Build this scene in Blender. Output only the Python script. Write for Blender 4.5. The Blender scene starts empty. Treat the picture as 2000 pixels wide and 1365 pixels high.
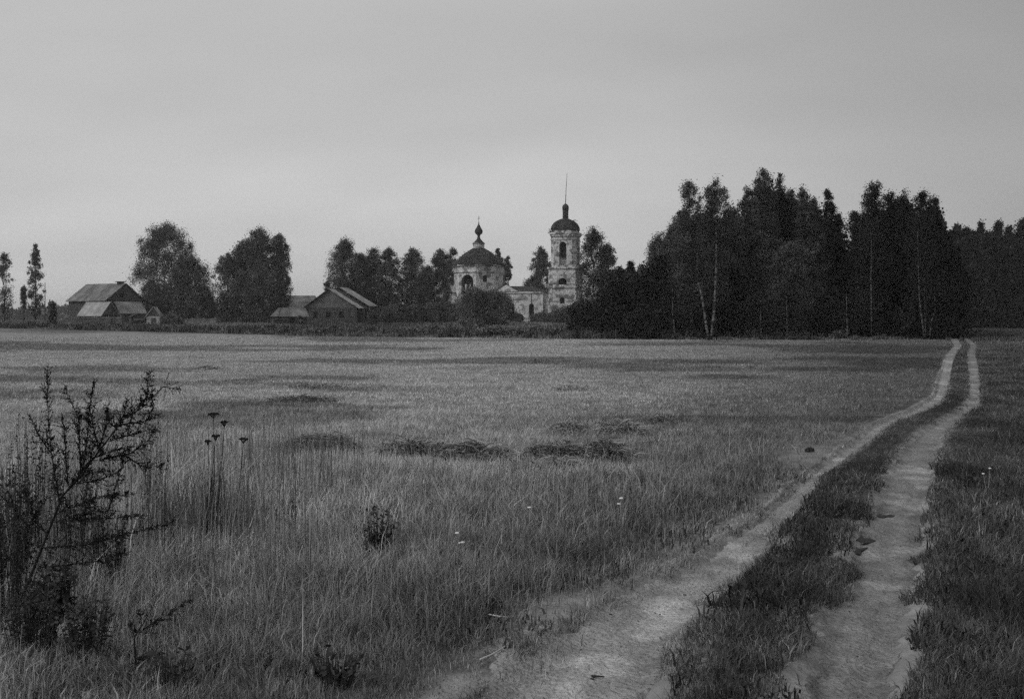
import bpy, math, random
import numpy as np
from mathutils import Vector, Matrix
R = math.radians
S = bpy.context.scene
C = S.collection
F = 2200.0      # focal length in pixels of the 2000 px wide photograph
H = 2.0         # eye height
HZ = 620.0      # horizon row

# ------------------------------------------------------------------ camera
cd = bpy.data.cameras.new('camera'); cam = bpy.data.objects.new('camera', cd); C.objects.link(cam)
cam.location = (0, 0, H); cam.rotation_euler = (R(90), 0, 0)
cd.sensor_width = 36.0; cd.lens = 36.0 * F / 2000.0
cd.shift_y = -(682.5 - HZ) / 2000.0
cd.clip_start = 0.1; cd.clip_end = 6000
S.camera = cam
# ------------------------------------------------------------------ view, sky, sun
S.view_settings.view_transform = 'Standard'; S.view_settings.look = 'None'
S.view_settings.exposure = 0.55; S.view_settings.gamma = 1.0
S.cycles.max_bounces = 6; S.cycles.diffuse_bounces = 3; S.cycles.volume_bounces = 0
S.cycles.transparent_max_bounces = 8
S.cycles.use_denoising = False
S.cycles.use_adaptive_sampling = True; S.cycles.adaptive_threshold = 0.03; S.cycles.adaptive_min_samples = 24
SUN_EL, SUN_AZ = R(42), R(-118)
W = bpy.data.worlds.new('World'); S.world = W; W.use_nodes = True
nt = W.node_tree; N = nt.nodes; L = nt.links; N.clear()
sky = N.new('ShaderNodeTexSky'); sky.sky_type = 'NISHITA'; sky.sun_disc = False
sky.sun_elevation = SUN_EL; sky.sun_rotation = SUN_AZ
bw = N.new('ShaderNodeRGBToBW'); L.new(sky.outputs[0], bw.inputs[0])
mixs = N.new('ShaderNodeMix'); mixs.data_type = 'FLOAT'; mixs.inputs[0].default_value = 0.88
L.new(bw.outputs[0], mixs.inputs[2]); mixs.inputs[3].default_value = 3.6
tc = N.new('ShaderNodeTexCoord')
sep = N.new('ShaderNodeSeparateXYZ'); L.new(tc.outputs['Generated'], sep.inputs[0])
def wmath(op, a, b=None, clamp=False):
    m = N.new('ShaderNodeMath'); m.operation = op; m.use_clamp = clamp
    for i, v in enumerate((a, b)):
        if v is None: continue
        if isinstance(v, (int, float)): m.inputs[i].default_value = v
        else: L.new(v, m.inputs[i])
    return m.outputs[0]
# project the view direction on a high cloud deck
den = wmath('ADD', wmath('MAXIMUM', sep.outputs[2], 0.0), 0.32)
cx = wmath('DIVIDE', sep.outputs[0], den); cy = wmath('DIVIDE', sep.outputs[1], den)
cmb = N.new('ShaderNodeCombineXYZ'); L.new(cx, cmb.inputs[0]); L.new(cy, cmb.inputs[1])
n1 = N.new('ShaderNodeTexNoise'); n1.inputs['Scale'].default_value = 1.5; n1.inputs['Detail'].default_value = 3.5
n1.inputs['Roughness'].default_value = 0.45
mp = N.new('ShaderNodeMapping'); mp.inputs['Location'].default_value = (3.1, 1.2, 0.0); mp.inputs['Scale'].default_value = (0.7, 1.1, 1)
L.new(cmb.outputs[0], mp.inputs[0]); L.new(mp.outputs[0], n1.inputs[0])
cl = N.new('ShaderNodeMapRange'); cl.inputs[1].default_value = 0.3; cl.inputs[2].default_value = 0.7
cl.inputs[3].default_value = 0.87; cl.inputs[4].default_value = 1.09
L.new(n1.outputs['Fac'], cl.inputs[0])
# lens vignette painted as darker sky to the right; cloud thinner above the horizon
rt = N.new('ShaderNodeMapRange'); rt.interpolation_type = 'SMOOTHSTEP'
rt.inputs[1].default_value = -0.05; rt.inputs[2].default_value = 0.55; rt.inputs[3].default_value = 1.0; rt.inputs[4].default_value = 0.58
L.new(sep.outputs[0], rt.inputs[0])
hzr = N.new('ShaderNodeMapRange'); hzr.interpolation_type = 'SMOOTHSTEP'
hzr.inputs[1].default_value = 0.0; hzr.inputs[2].default_value = 0.13; hzr.inputs[3].default_value = 1.0; hzr.inputs[4].default_value = 0.94
L.new(sep.outputs[2], hzr.inputs[0])
v = wmath('MULTIPLY', mixs.outputs[0], cl.outputs[0])
v = wmath('MULTIPLY', v, rt.outputs[0]); v = wmath('MULTIPLY', v, hzr.outputs[0])
bg = N.new('ShaderNodeBackground'); bg.inputs['Strength'].default_value = 0.11
L.new(v, bg.inputs['Color'])
wo = N.new('ShaderNodeOutputWorld'); L.new(bg.outputs[0], wo.inputs[0])
sd = bpy.data.lights.new('sun', 'SUN'); sd.energy = 1.0; sd.angle = R(20); sd.color = (1, 1, 1)
so = bpy.data.objects.new('sun', sd); C.objects.link(so)
sv = Vector((math.sin(SUN_AZ) * math.cos(SUN_EL), math.cos(SUN_AZ) * math.cos(SUN_EL), math.sin(SUN_EL)))
so.rotation_euler = sv.to_track_quat('Z', 'Y').to_euler(); so.location = (0, 0, 60)

# ------------------------------------------------------------------ numpy helpers
def _hash(i, j, s):
    h = (i * 374761393 + j * 668265263 + s * 1442695041) & 0xffffffff
    h = ((h ^ (h >> 13)) * 1274126177) & 0xffffffff
    return ((h ^ (h >> 16)) & 0xffff) / 65535.0
def vn(x, y, s=0):
    x = np.asarray(x, float); y = np.asarray(y, float)
    i = np.floor(x).astype(np.int64); j = np.floor(y).astype(np.int64)
    u = x - i; v = y - j; u = u * u * (3 - 2 * u); v = v * v * (3 - 2 * v)
    a = _hash(i, j, s); b = _hash(i + 1, j, s); c = _hash(i, j + 1, s); d = _hash(i + 1, j + 1, s)
    return (a * (1 - u) + b * u) * (1 - v) + (c * (1 - u) + d * u) * v
def fbm(x, y, s=0, o=3):
    t = 0; a = 1; n = 0
    for k in range(o):
        t = t + a * vn(x * 2 ** k, y * 2 ** k, s + k); n += a; a *= 0.5
    return t / n
def ss(a, b, x):
    t = np.clip((np.asarray(x, float) - a) / (b - a), 0, 1); return t * t * (3 - 2 * t)

def PX(px, d): return (px - 1000.0) * d / F
def PZ(py, d): return H - (py - HZ) * d / F
def DG(py): return H * F / (py - HZ)          # distance of a flat ground row

# ------------------------------------------------------------------ the two wheel ruts, read as ground rows
RUT_L = [(1380, 880, 1290), (1326, 955, 1310), (1280, 990, 1325), (1230, 1075, 1345), (1180, 1150, 1382), (1130, 1262, 1450), (1080, 1350, 1495), (1030, 1430, 1522),
         (1000, 1472, 1553), (960, 1530, 1588), (930, 1562, 1605), (900, 1600, 1644), (880, 1625, 1668), (850, 1672, 1712),
         (830, 1702, 1738), (810, 1746, 1779), (790, 1797, 1831), (770, 1824, 1848), (740, 1833, 1856), (710, 1843, 1861),
         (690, 1852, 1868), (675, 1866, 1880), (665, 1860, 1872), (655, 1854, 1863), (650, 1850, 1857)]
RUT_R = [(1380, 1560, 1752), (1326, 1570, 1762), (1280, 1574, 1775), (1230, 1575, 1782), (1180, 1592, 1790), (1130, 1650, 1806), (1080, 1657, 1808), (1030, 1668, 1816),
         (1000, 1688, 1817), (960, 1718, 1820), (930, 1718, 1826), (900, 1745, 1832), (880, 1755, 1836), (850, 1785, 1845),
         (830, 1815, 1862), (810, 1852, 1884), (790, 1885, 1911), (770, 1891, 1914), (740, 1893, 1914), (710, 1891, 1910),
         (690, 1890, 1905), (675, 1897, 1909), (665, 1886, 1896), (655, 1868, 1877), (650, 1860, 1867)]
def rutpoly(rt, n=900):
    ys = []; 
    for (y, a, b) in rt:
        d = DG(y); ys.append((PX(a, d), PX(b, d), d))
    A = np.array(ys)
    t = np.arange(len(A)); tt = np.linspace(0, len(A) - 1, n)
    out = np.stack([np.interp(tt, t, A[:, k]) for k in range(3)], 1)
    k = 15; ker = np.ones(k) / k                                  # smooth the corners
    for c in range(3):
        p = np.pad(out[:, c], k // 2, 'edge'); out[:, c] = np.convolve(p, ker, 'valid')
    return out
PL, PR = rutpoly(RUT_L), rutpoly(RUT_R)
def rut_coords(X, Y):
    """for each point: left edge/right edge of both ruts at its row Y"""
    la = np.interp(Y, PL[:, 2], PL[:, 0]); lb = np.interp(Y, PL[:, 2], PL[:, 1])
    ra = np.interp(Y, PR[:, 2], PR[:, 0]); rb = np.interp(Y, PR[:, 2], PR[:, 1])
    return la, lb, ra, rb
def in_rut(X, Y, m=0.0):
    la, lb, ra, rb = rut_coords(X, Y)
    on = (Y < 147)
    return (((X > la - m) & (X < lb + m)) | ((X > ra - m) & (X < rb + m))) & on

def hgt(X, Y):
    X = np.asarray(X, float); Y = np.asarray(Y, float)
    z = 1.0 * ss(115, 195, Y) * (1 - ss(20, 45, X - 0.0)) * (1 - 0.5 * ss(400, 800, Y))
    z = z + (fbm(X / 2.3, Y / 2.3, 5) - .5) * 0.07 * (1 - ss(20, 60, Y)) + (vn(X / 40, Y / 25, 8) - .5) * 0.12 * ss(15, 60, Y) * (1 - ss(20, 30, X) * (1 - ss(120, 200, Y)))
    la, lb, ra, rb = rut_coords(X, Y)
    for a, b in ((la, lb), (ra, rb)):
        w = (b - a) * .5; c = (a + b) * .5
        q = np.abs(X - c) / np.maximum(w, .05)
        z = z - 0.07 * (1 - ss(0.55, 1.25, q)) * (1 - ss(30, 60, Y))
    return z
def hz1(x, y): return float(hgt(np.array([x]), np.array([y]))[0])

# ------------------------------------------------------------------ mesh helpers
def link(name, me, m=None, parent=None, smooth=False):
    if m is not None: me.materials.append(m)
    if smooth: me.polygons.foreach_set('use_smooth', [True] * len(me.polygons))
    o = bpy.data.objects.new(name, me); C.objects.link(o)
    if parent is not None: o.parent = parent
    return o
def np_mesh(name, V, idx, per, tone=None):
    """V (n,3), idx flat corner indices, per: corners per face (int or array)"""
    me = bpy.data.meshes.new(name)
    nf = len(idx) // per if isinstance(per, int) else len(per)
    me.vertices.add(len(V)); me.vertices.foreach_set('co', np.ascontiguousarray(V, dtype=np.float32).ravel())
    me.loops.add(len(idx)); me.loops.foreach_set('vertex_index', np.ascontiguousarray(idx, dtype=np.int32))
    tot = np.full(nf, per, dtype=np.int32) if isinstance(per, int) else np.asarray(per, dtype=np.int32)
    st = np.concatenate([[0], np.cumsum(tot)[:-1]]).astype(np.int32)
    me.polygons.add(nf); me.polygons.foreach_set('loop_start', st)
    try: me.polygons.foreach_set('loop_total', tot)
    except Exception: pass
    me.update(calc_edges=True); me.validate()
    if tone is not None:
        a = me.attributes.new('tone', 'FLOAT', 'POINT'); a.data.foreach_set('value', np.ascontiguousarray(tone, dtype=np.float32))
    return me
class MB:
    def __init__(s): s.v = []; s.f = []
    def add(s, vs, fs):
        o = len(s.v); s.v += [tuple(p) for p in vs]; s.f += [tuple(i + o for i in f) for f in fs]; return s
    def box(s, x0, x1, y0, y1, z0, z1):
        return s.add([(x0, y0, z0), (x1, y0, z0), (x1, y1, z0), (x0, y1, z0), (x0, y0, z1), (x1, y0, z1), (x1, y1, z1), (x0, y1, z1)],
                     [(3, 2, 1, 0), (4, 5, 6, 7), (0, 1, 5, 4), (1, 2, 6, 5), (2, 3, 7, 6), (3, 0, 4, 7)])
    def slab(s, a, b, c, d, th):
        a, b, c, d = map(Vector, (a, b, c, d)); n = (b - a).cross(c - a).normalized() * th
        return s.add([a, b, c, d, a + n, b + n, c + n, d + n], [(3, 2, 1, 0), (4, 5, 6, 7), (0, 1, 5, 4), (1, 2, 6, 5), (2, 3, 7, 6), (3, 0, 4, 7)])
    def prism(s, poly, z0, z1):
        n = len(poly)
        return s.add([(x, y, z0) for x, y in poly] + [(x, y, z1) for x, y in poly],
                     [tuple(range(n - 1, -1, -1)), tuple(range(n, 2 * n))] + [(i, (i + 1) % n, n + (i + 1) % n, n + i) for i in range(n)])
    def loft(s, rings, cap=True):
        n = len(rings[0]); o = []
        for r in rings: o += list(r)
        fs = []
        for k in range(len(rings) - 1):
            for i in range(n):
                fs.append((k * n + i, k * n + (i + 1) % n, (k + 1) * n + (i + 1) % n, (k + 1) * n + i))
        if cap: fs += [tuple(range(n - 1, -1, -1)), tuple((len(rings) - 1) * n + i for i in range(n))]
        return s.add(o, fs)
    def lathe(s, prof, c=(0, 0), n=16, rot=0.0, jag=0.0, seed=0):
        rg = random.Random(seed); rings = []
        for r, z in prof:
            rings.append([(c[0] + max(r, .004) * (1 + rg.uniform(-jag, jag)) * math.cos(rot + 2 * math.pi * i / n), c[1] + max(r, .004) * (1 + rg.uniform(-jag, jag)) * math.sin(rot + 2 * math.pi * i / n), z) for i in range(n)])
        return s.loft(rings)
    def tube(s, pts, rad, n=5):
        pts = [Vector(p) for p in pts]
        rings = []
        for i, p in enumerate(pts):
            t = (pts[min(i + 1, len(pts) - 1)] - pts[max(i - 1, 0)])
            if t.length < 1e-6: t = Vector((0, 0, 1))
            t.normalize(); a = t.cross(Vector((0.13, 0.97, 0.2))); 
            if a.length < 1e-3: a = t.cross(Vector((1, 0, 0)))
            a.normalize(); b = t.cross(a)
            r = rad[i] if isinstance(rad, (list, tuple)) else rad
            rings.append([p + (a * math.cos(2 * math.pi * k / n) + b * math.sin(2 * math.pi * k / n)) * r for k in range(n)])
        return s.loft(rings)
    def mesh(s, name='mesh'):
        me = bpy.data.meshes.new(name); me.from_pydata(s.v, [], s.f); me.update(); return me
    def build(s, name, m, parent=None, smooth=False):
        return link(name, s.mesh(name), m, parent, smooth)
def tag(o, label=None, cat=None, group=None, kind=None):
    if label: o['label'] = label
    if cat: o['category'] = cat
    if group: o['group'] = group
    if kind: o['kind'] = kind
    return o
def empty(name, loc, rz=0.0):
    o = bpy.data.objects.new(name, None); C.objects.link(o); o.location = loc; o.rotation_euler = (0, 0, rz)
    o.empty_display_size = .3; return o

# ------------------------------------------------------------------ materials (grey: the place is seen in black and white)
def nmat(name, base, var=0.3, scale=4.0, rough=0.9, bump=0.0, bscale=20.0, attr=False, stretch=(1, 1, 1), kind=None, var2=0.0, scale2=0.5, trans=0.0):
    m = bpy.data.materials.new(name); m.use_nodes = True; t = m.node_tree; n = t.nodes; l = t.links
    b = n['Principled BSDF']; b.inputs['Roughness'].default_value = rough; b.inputs['Specular IOR Level'].default_value = 0.15
    tcn = n.new('ShaderNodeTexCoord'); mpn = n.new('ShaderNodeMapping'); mpn.inputs['Scale'].default_value = stretch
    l.new(tcn.outputs['Object'], mpn.inputs[0])
    def M(op, a, c=None):
        q = n.new('ShaderNodeMath'); q.operation = op
        for i, v in enumerate((a, c)):
            if v is None: continue
            if isinstance(v, (int, float)): q.inputs[i].default_value = v
            else: l.new(v, q.inputs[i])
        return q.outputs[0]
    def noise(sc, det=4):
        x = n.new('ShaderNodeTexNoise'); x.inputs['Scale'].default_value = sc; x.inputs['Detail'].default_value = det
        l.new(mpn.outputs[0], x.inputs[0]); return x.outputs['Fac']
    def rng(v, a, c, lo, hi):
        x = n.new('ShaderNodeMapRange'); l.new(v, x.inputs[0]); x.inputs[1].default_value = a; x.inputs[2].default_value = c
        x.inputs[3].default_value = lo; x.inputs[4].default_value = hi; return x.outputs[0]
    if attr:
        a = n.new('ShaderNodeAttribute'); a.attribute_name = 'tone'; val = M('MULTIPLY', a.outputs['Fac'], base)
    else:
        val = base
    f = rng(noise(scale), .3, .7, 1 - var, 1 + var); val = M('MULTIPLY', f, val)
    if var2: val = M('MULTIPLY', val, rng(noise(scale2, 2), .35, .65, 1 - var2, 1 + var2))
    if kind == 'planks':
        w = n.new('ShaderNodeTexWave'); w.inputs['Scale'].default_value = 2.2; w.inputs['Distortion'].default_value = 0.6; w.bands_direction = 'X'
        l.new(mpn.outputs[0], w.inputs[0]); val = M('MULTIPLY', val, rng(w.outputs['Fac'], 0, 0.35, .55, 1.0))
    if kind == 'logs':
        w = n.new('ShaderNodeTexWave'); w.inputs['Scale'].default_value = 1.1; w.bands_direction = 'Z'; w.inputs['Distortion'].default_value = 0.3
        l.new(mpn.outputs[0], w.inputs[0]); val = M('MULTIPLY', val, rng(w.outputs['Fac'], 0, 0.4, .55, 1.0))
    if kind == 'plaster':      # lime plaster fallen off in patches, darker brick below
        a = rng(noise(0.9, 6), .50, .56, 0.0, 1.0); c = rng(noise(4.5, 5), .45, .60, 0.0, 1.0)
        br = n.new('ShaderNodeTexBrick'); br.inputs['Scale'].default_value = 5.0
        br.inputs['Color1'].default_value = (.75, .75, .75, 1); br.inputs['Color2'].default_value = (.55, .55, .55, 1); br.inputs['Mortar'].default_value = (1, 1, 1, 1)
        l.new(mpn.outputs[0], br.inputs[0]); bwn = n.new('ShaderNodeRGBToBW'); l.new(br.outputs[0], bwn.inputs[0])
        worn = M('MAXIMUM', a, M('MULTIPLY', c, .7))
        damp = rng(noise(.35, 3), .4, .62, 1.0, .72)
        mx = n.new('ShaderNodeMix'); mx.data_type = 'FLOAT'; l.new(worn, mx.inputs[0]); mx.inputs[2].default_value = 1.0
        l.new(M('MULTIPLY', bwn.outputs[0], .42), mx.inputs[3]); val = M('MULTIPLY', M('MULTIPLY', val, mx.outputs[0]), damp)
    if kind == 'birch':
        s2 = n.new('ShaderNodeMapping'); s2.inputs['Scale'].default_value = (1, 1, 3.0); l.new(tcn.outputs['Object'], s2.inputs[0])
        x = n.new('ShaderNodeTexNoise'); x.inputs['Scale'].default_value = 1.6; x.inputs['Detail'].default_value = 5; l.new(s2.outputs[0], x.inputs[0])
        val = M('MULTIPLY', val, rng(x.outputs['Fac'], .48, .56, .18, 1.0))
    if isinstance(val, (int, float)): b.inputs['Base Color'].default_value = (val,) * 3 + (1,)
    else: l.new(val, b.inputs['Base Color'])
    if bump:
        bn = n.new('ShaderNodeBump'); bn.inputs['Strength'].default_value = bump; bn.inputs['Distance'].default_value = 0.05
        l.new(noise(bscale, 6), bn.inputs['Height']); l.new(bn.outputs[0], b.inputs['Normal'])
    return m
M_GROUND = nmat('ground_soil', 1.0, .35, 3.0, 1.0, .6, 25, attr=True, var2=.15, scale2=.4)
M_GRASS = nmat('grass_blades', 1.0, .12, 1.5, .85, attr=True)
M_TRACK = nmat('packed_sand', 1.0, .22, 26, 1.0, 1.0, 30, attr=True, var2=.2, scale2=3.2)
M_LEAF_B = nmat('birch_leaves', .095, .45, .9, .8, attr=True)
M_LEAF_D = nmat('dark_leaves', .080, .45, .7, .8, attr=True)
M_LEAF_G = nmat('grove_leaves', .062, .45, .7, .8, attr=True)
M_LEAF_W = nmat('woodland_leaves', .014, .4, .5, .85, attr=True)  # backlit darkness of the wood is put into this leaf colour
M_BIRCH = nmat('birch_bark', .15, .15, 2, .9, kind='birch')
M_BIRCHD = nmat('dull_birch_bark', .13, .15, 2, .9, kind='birch')
M_BARK = nmat('dark_bark', .07, .3, 3, .95)
M_WOODD = nmat('grey_logs', .065, .35, 2.0, .95, kind='logs')
M_PLANK = nmat('grey_planks', .12, .35, 1.2, .95, kind='planks')
M_PLANKL = nmat('pale_planks', .22, .35, 1.2, .9, kind='planks')
M_ROOF = nmat('weathered_roof', .155, .22, 1.0, .8, kind='planks', var2=.25, scale2=.5)
M_ROOFL = nmat('pale_slate_roof', .27, .2, 1.2, .7, var2=.2, scale2=.6)
M_ROOFD = nmat('tar_roof', .04, .4, 1.2, .9)
M_PLAST = nmat('lime_plaster', .70, .15, 3, .95, .3, 8, kind='plaster')
M_WHITE = nmat('whitewash', .42, .25, 2, .95, .2, 10, var2=.2)
M_DOME = nmat('rusty_dome_sheet', .032, .5, 1.1, .9, .5, 6, var2=.3, scale2=.8)
M_DARK = nmat('dark_interior', .012, .2, 2, 1.0)
M_IRON = nmat('dark_iron', .035, .3, 3, .7)
M_DRY = nmat('dead_dark_plant', .018, .4, 6, .9)
M_WEED = nmat('dark_weed', .065, .5, 6, .9)
M_STRAW = nmat('straw', .42, .2, 8, .85)
M_FLOWER = nmat('white_petals', .75, .1, 8, .8)
M_CLOD = nmat('wet_soil', .03, .4, 8, .9, .6, 20)
M_MUD = nmat('dark_mud', .035, .2, 8, .75, .3, 20)

# ------------------------------------------------------------------ ground
def verge(X, Y):
    """distance (row) where the field ends, as function of direction X/Y"""
    r = X / np.maximum(Y, 1.0)
    return np.interp(r, [-.6, -.45, -.30, -.18, 0, .2, .3, .37, .42, .6], [160, 157, 138, 122, 112, 101, 100, 106, 150, 190])
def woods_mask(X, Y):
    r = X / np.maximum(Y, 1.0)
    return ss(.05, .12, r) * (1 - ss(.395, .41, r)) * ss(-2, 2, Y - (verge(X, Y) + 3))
def tone_of(X, Y):
    la, lb, ra, rb = rut_coords(X, Y)
    s = la - X
    left = 0.13 + 0.25 * ss(0.0, 1.0, s / (1.2 + .42 * Y))  # lens vignette painted into the tone: grass darkens towards the track
    near = ss(13, 6.5, Y) ; left = left * (1 - .16 * ss(12, 6, Y))
    t = np.where(X < la, left, (0.040 + .040 * ss(.4, .68, fbm(X * .9, Y * .6, 202, 3))) + .025 * ss(20, 90, Y))  # darker green grass, with the right-hand vignette painted into its tone
    t = np.where((X > la - .35) & (X < lb) & (Y < 22), .17, t)
    vg = verge(X, Y)
    b = ss(-3, 1, Y - vg)
    t = t * (1 - b) + b * .085
    b2 = ss(8, 14, Y - vg) * (1 - ss(190, 205, Y)); t = t * (1 - b2) + b2 * .17
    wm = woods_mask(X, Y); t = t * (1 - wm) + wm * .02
    t = t * (1 - .5 * ss(250, 400, Y))
    t = t * (0.72 + .56 * fbm(X / 1.6, Y / 1.6, 31, 3))
    st = fbm(X / (2.5 + Y * .12), Y / (.5 + Y * .03), 77, 3)              # swath streaks left by the mower
    t = t * (1 - .5 * ss(.53, .68, st) * ss(17, 24, Y) * (X < la))
    return t
def axis(fine0, fine1, step, lo, hi, g=1.07):
    a = list(np.arange(fine0, fine1, step)); s = step; x = fine1
    while x < hi: a.append(x); s *= g; x += s
    a.append(hi); s = step; x = fine0 - step; b = []
    while x > lo: b.append(x); s *= g; x -= s
    b.append(lo); return np.array(b[::-1] + a)
gx = axis(-9, 12, .11, -2500, 2500); gy = axis(4.5, 24, .11, -60, 3000, 1.045)
GX, GY = np.meshgrid(gx, gy)
GZ = hgt(GX, GY) - .04 * in_rut(GX, GY, -.12) - .05 * ss(25, 60, GY) * in_rut(GX, GY, .3)
nx, ny = len(gx), len(gy)
ii = (np.arange(ny - 1)[:, None] * nx + np.arange(nx - 1)[None]).ravel()
idx = np.stack([ii, ii + 1, ii + nx + 1, ii + nx], 1).ravel()
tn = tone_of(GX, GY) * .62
la, lb, ra, rb = rut_coords(GX, GY)
bare = ss(.75, .2, (la - GX) / (.35 + .10 * GY)) * (GX < lb) * ss(.42, .6, fbm(GX * .9, GY * .45, 12, 3)) * (1 - ss(14, 26, GY))
tn = tn * (1 - bare) + .20 * bare
sand = in_rut(GX, GY, .20 - .13 * ss(9, 15, GY)) * (.75 + .5 * fbm(GX * 2, GY * 1.5, 92, 3)) * (GY < 60)
tn = np.where(sand > 0, np.maximum(tn, .225 * sand), tn)
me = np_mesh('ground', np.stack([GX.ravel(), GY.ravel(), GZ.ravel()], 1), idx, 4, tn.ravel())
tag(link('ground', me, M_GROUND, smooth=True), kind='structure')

# dirt track: two ribbons with uneven edges, lying in the ruts
Vs, Ix, Tn = [], [], []; off = 0
for P_, sd_ in ((PL, 3), (PR, 4)):
    tt = np.geomspace(5.0, 146, 2600)
    a = np.interp(tt, P_[:, 2], P_[:, 0]); b = np.interp(tt, P_[:, 2], P_[:, 1])
    w = b - a
    e1 = (fbm(tt * 2.6, tt * 0, sd_, 4) - .5) * .42 + (fbm(tt * .6, tt * 0, sd_ + 50, 2) - .5) * .30; e2 = (fbm(tt * 3.1, tt * 0 + 9, sd_ + 7, 4) - .5) * .40
    e1 = e1 + (fbm(tt * 9, tt * 0, sd_ + 20, 3) - .5) * .16; e2 = e2 + (fbm(tt * 9, tt * 0, sd_ + 30, 3) - .5) * .16
    lo = a + e1 * np.minimum(w, 1) * .9 - (.06 if sd_ == 3 else 0); hi = b + e2 * np.minimum(w, 1) * .8
    K = 33; q = np.linspace(0, 1, K)
    X = lo[:, None] + (hi - lo)[:, None] * q[None]; Y = np.repeat(tt[:, None], K, 1)
    cr = (np.abs(q - .5) * 2)[None]
    Z = hgt(X, Y) + .004 + (fbm(q[None] * 8 + Y * 0, Y * .3, 170 + sd_, 2) - .5) * .03 * (1 - ss(12, 25, Y)) + .012 * ss(20, 60, Y) + .05 * ss(60, 140, Y) - .05 * ss(.86, 1.0, cr) + ((fbm(X * 5, Y * 3, 61, 3) - .5) * .02 + (fbm(X * 14, Y * 9, 66, 2) - .5) * .012) * (1 - ss(15, 30, Y)) * (cr < .9)
    T = .235 * (0.80 + .4 * fbm(X * 1.3, Y * .6, 90, 3)) * (1 - .25 * ss(.45, .6, fbm(X * 2.5, Y * .8, 55, 3)) * ss(.2, .9, cr)) * (1.12 if sd_ == 3 else .90)
    T = T * (1 - .12 * ss(.8, 1.0, cr * np.ones_like(X)))
    T = T * (.86 + .28 * fbm(q[None] * 9 + Y * 0, Y * .35, 160 + sd_, 3)) * (1 - .22 * ss(35, 70, Y))
    T = T * (1 + .45 * ss(.60, .70, fbm(X * 1.7, Y * .9, 140, 2)))
    for cx_, cy_, r_ in ((2.98, 9.95, .42), (3.18, 11.2, .5), (2.72, 8.7, .38), (3.0, 10.6, .35)):     # pale dried crust round the damp hollows
        T = T * (1 + .5 * (1 - ss(.4, 1.0, np.hypot((X - cx_) / r_, (Y - cy_) / r_) + (fbm(X * 6, Y * 6, 8, 2) - .5))))
    Vs.append(np.stack([X.ravel(), Y.ravel(), Z.ravel()], 1)); Tn.append(T.ravel())
    ii = (np.arange(len(tt) - 1)[:, None] * K + np.arange(K - 1)[None]).ravel()
    Ix.append(np.stack([ii, ii + 1, ii + K + 1, ii + K], 1).ravel() + off); off += X.size
me = np_mesh('path', np.concatenate(Vs), np.concatenate(Ix), 4, np.concatenate(Tn))
tag(link('path', me, M_TRACK, smooth=True), kind='structure')

# ------------------------------------------------------------------ grass
rng = np.random.default_rng(7)
def blades(X, Y, hh, lean, wid, tone, seg=2, az=None):
    n = len(X); Z = hgt(X, Y)
    if az is None: az = rng.uniform(0, 2 * np.pi, n)
    fa = rng.uniform(0, np.pi, n)
    dx, dy = np.cos(az) * lean * hh, np.sin(az) * lean * hh
    wx, wy = np.cos(fa) * wid * .5, np.sin(fa) * wid * .5
    up = hh * np.sqrt(np.maximum(1 - (lean * .8) ** 2, .06))
    if seg == 2:
        V = np.empty((n, 5, 3))
        V[:, 0] = np.stack([X - wx, Y - wy, Z - .02], 1); V[:, 1] = np.stack([X + wx, Y + wy, Z - .02], 1)
        mx, my, mz = X + dx * .3, Y + dy * .3, Z + up * .62
        V[:, 2] = np.stack([mx + wx * .8, my + wy * .8, mz], 1); V[:, 3] = np.stack([mx - wx * .8, my - wy * .8, mz], 1)
        V[:, 4] = np.stack([X + dx, Y + dy, Z + up], 1)
        b = np.arange(n)[:, None] * 5
        ix = (b + np.array([0, 1, 2, 3, 3, 2, 4])[None]).ravel(); per = np.tile([4, 3], n); k = 5
    else:
        V = np.empty((n, 3, 3))
        V[:, 0] = np.stack([X - wx, Y - wy, Z - .02], 1); V[:, 1] = np.stack([X + wx, Y + wy, Z - .02], 1)
        V[:, 2] = np.stack([X + dx, Y + dy, Z + up], 1)
        ix = np.arange(n * 3); per = np.full(n, 3); k = 3
    return V.reshape(-1, 3), ix, per, np.repeat(tone, k)
def scatter(Y0, Y1, dens, x0=None, x1=None):
    wmax = .455 * Y1 * 1.14 + 1.2
    a, b = (-wmax, wmax) if x0 is None else (x0, x1)
    n = int((Y1 - Y0) * (b - a) * dens)
    X = rng.uniform(a, b, n); Y = rng.uniform(Y0, Y1, n)
    k = np.abs(X) < .455 * Y * 1.14 + 1.2
    return X[k], Y[k]
def hfield(X, Y):
    la, lb, ra, rb = rut_coords(X, Y)
    s = la - X
    tall = .095 * (1 - ss(12.5, 15.5, Y + (vn(X / 1.5, Y, 3) - .5) * 2)) * ss(.15, 1.0, s)
    far = .11 - .035 * ss(19, 26, Y)
    h = np.where(X < la, far + tall, .045 + .07 * ss(.45, .7, fbm(X * 1.4, Y * 1.1, 88, 3)))
    h = np.where(X > rb, .05 + .11 * ss(.2, 1.5, X - rb) * ss(.3, .6, fbm(X * 1.1, Y * .9, 89, 3)) + .03, h)
    h = h + .24 * ss(-2.1, -3.0, X) * ss(7.3, 8.6, Y) * (1 - ss(11, 15, Y)) * (X < la)
    h = h * (.55 + .9 * fbm(X / .55, Y / .55, 17, 2))
    h = np.where((s > 0) & (s < .25), h * .45, h)
    h = h * (1 - .45 * ss(8.0, 6.6, Y) * (X < la)) * (1 - .35 * ss(24, 50, Y))
    return h
parts = []
def put(*a): parts.append(blades(*a))
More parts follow.
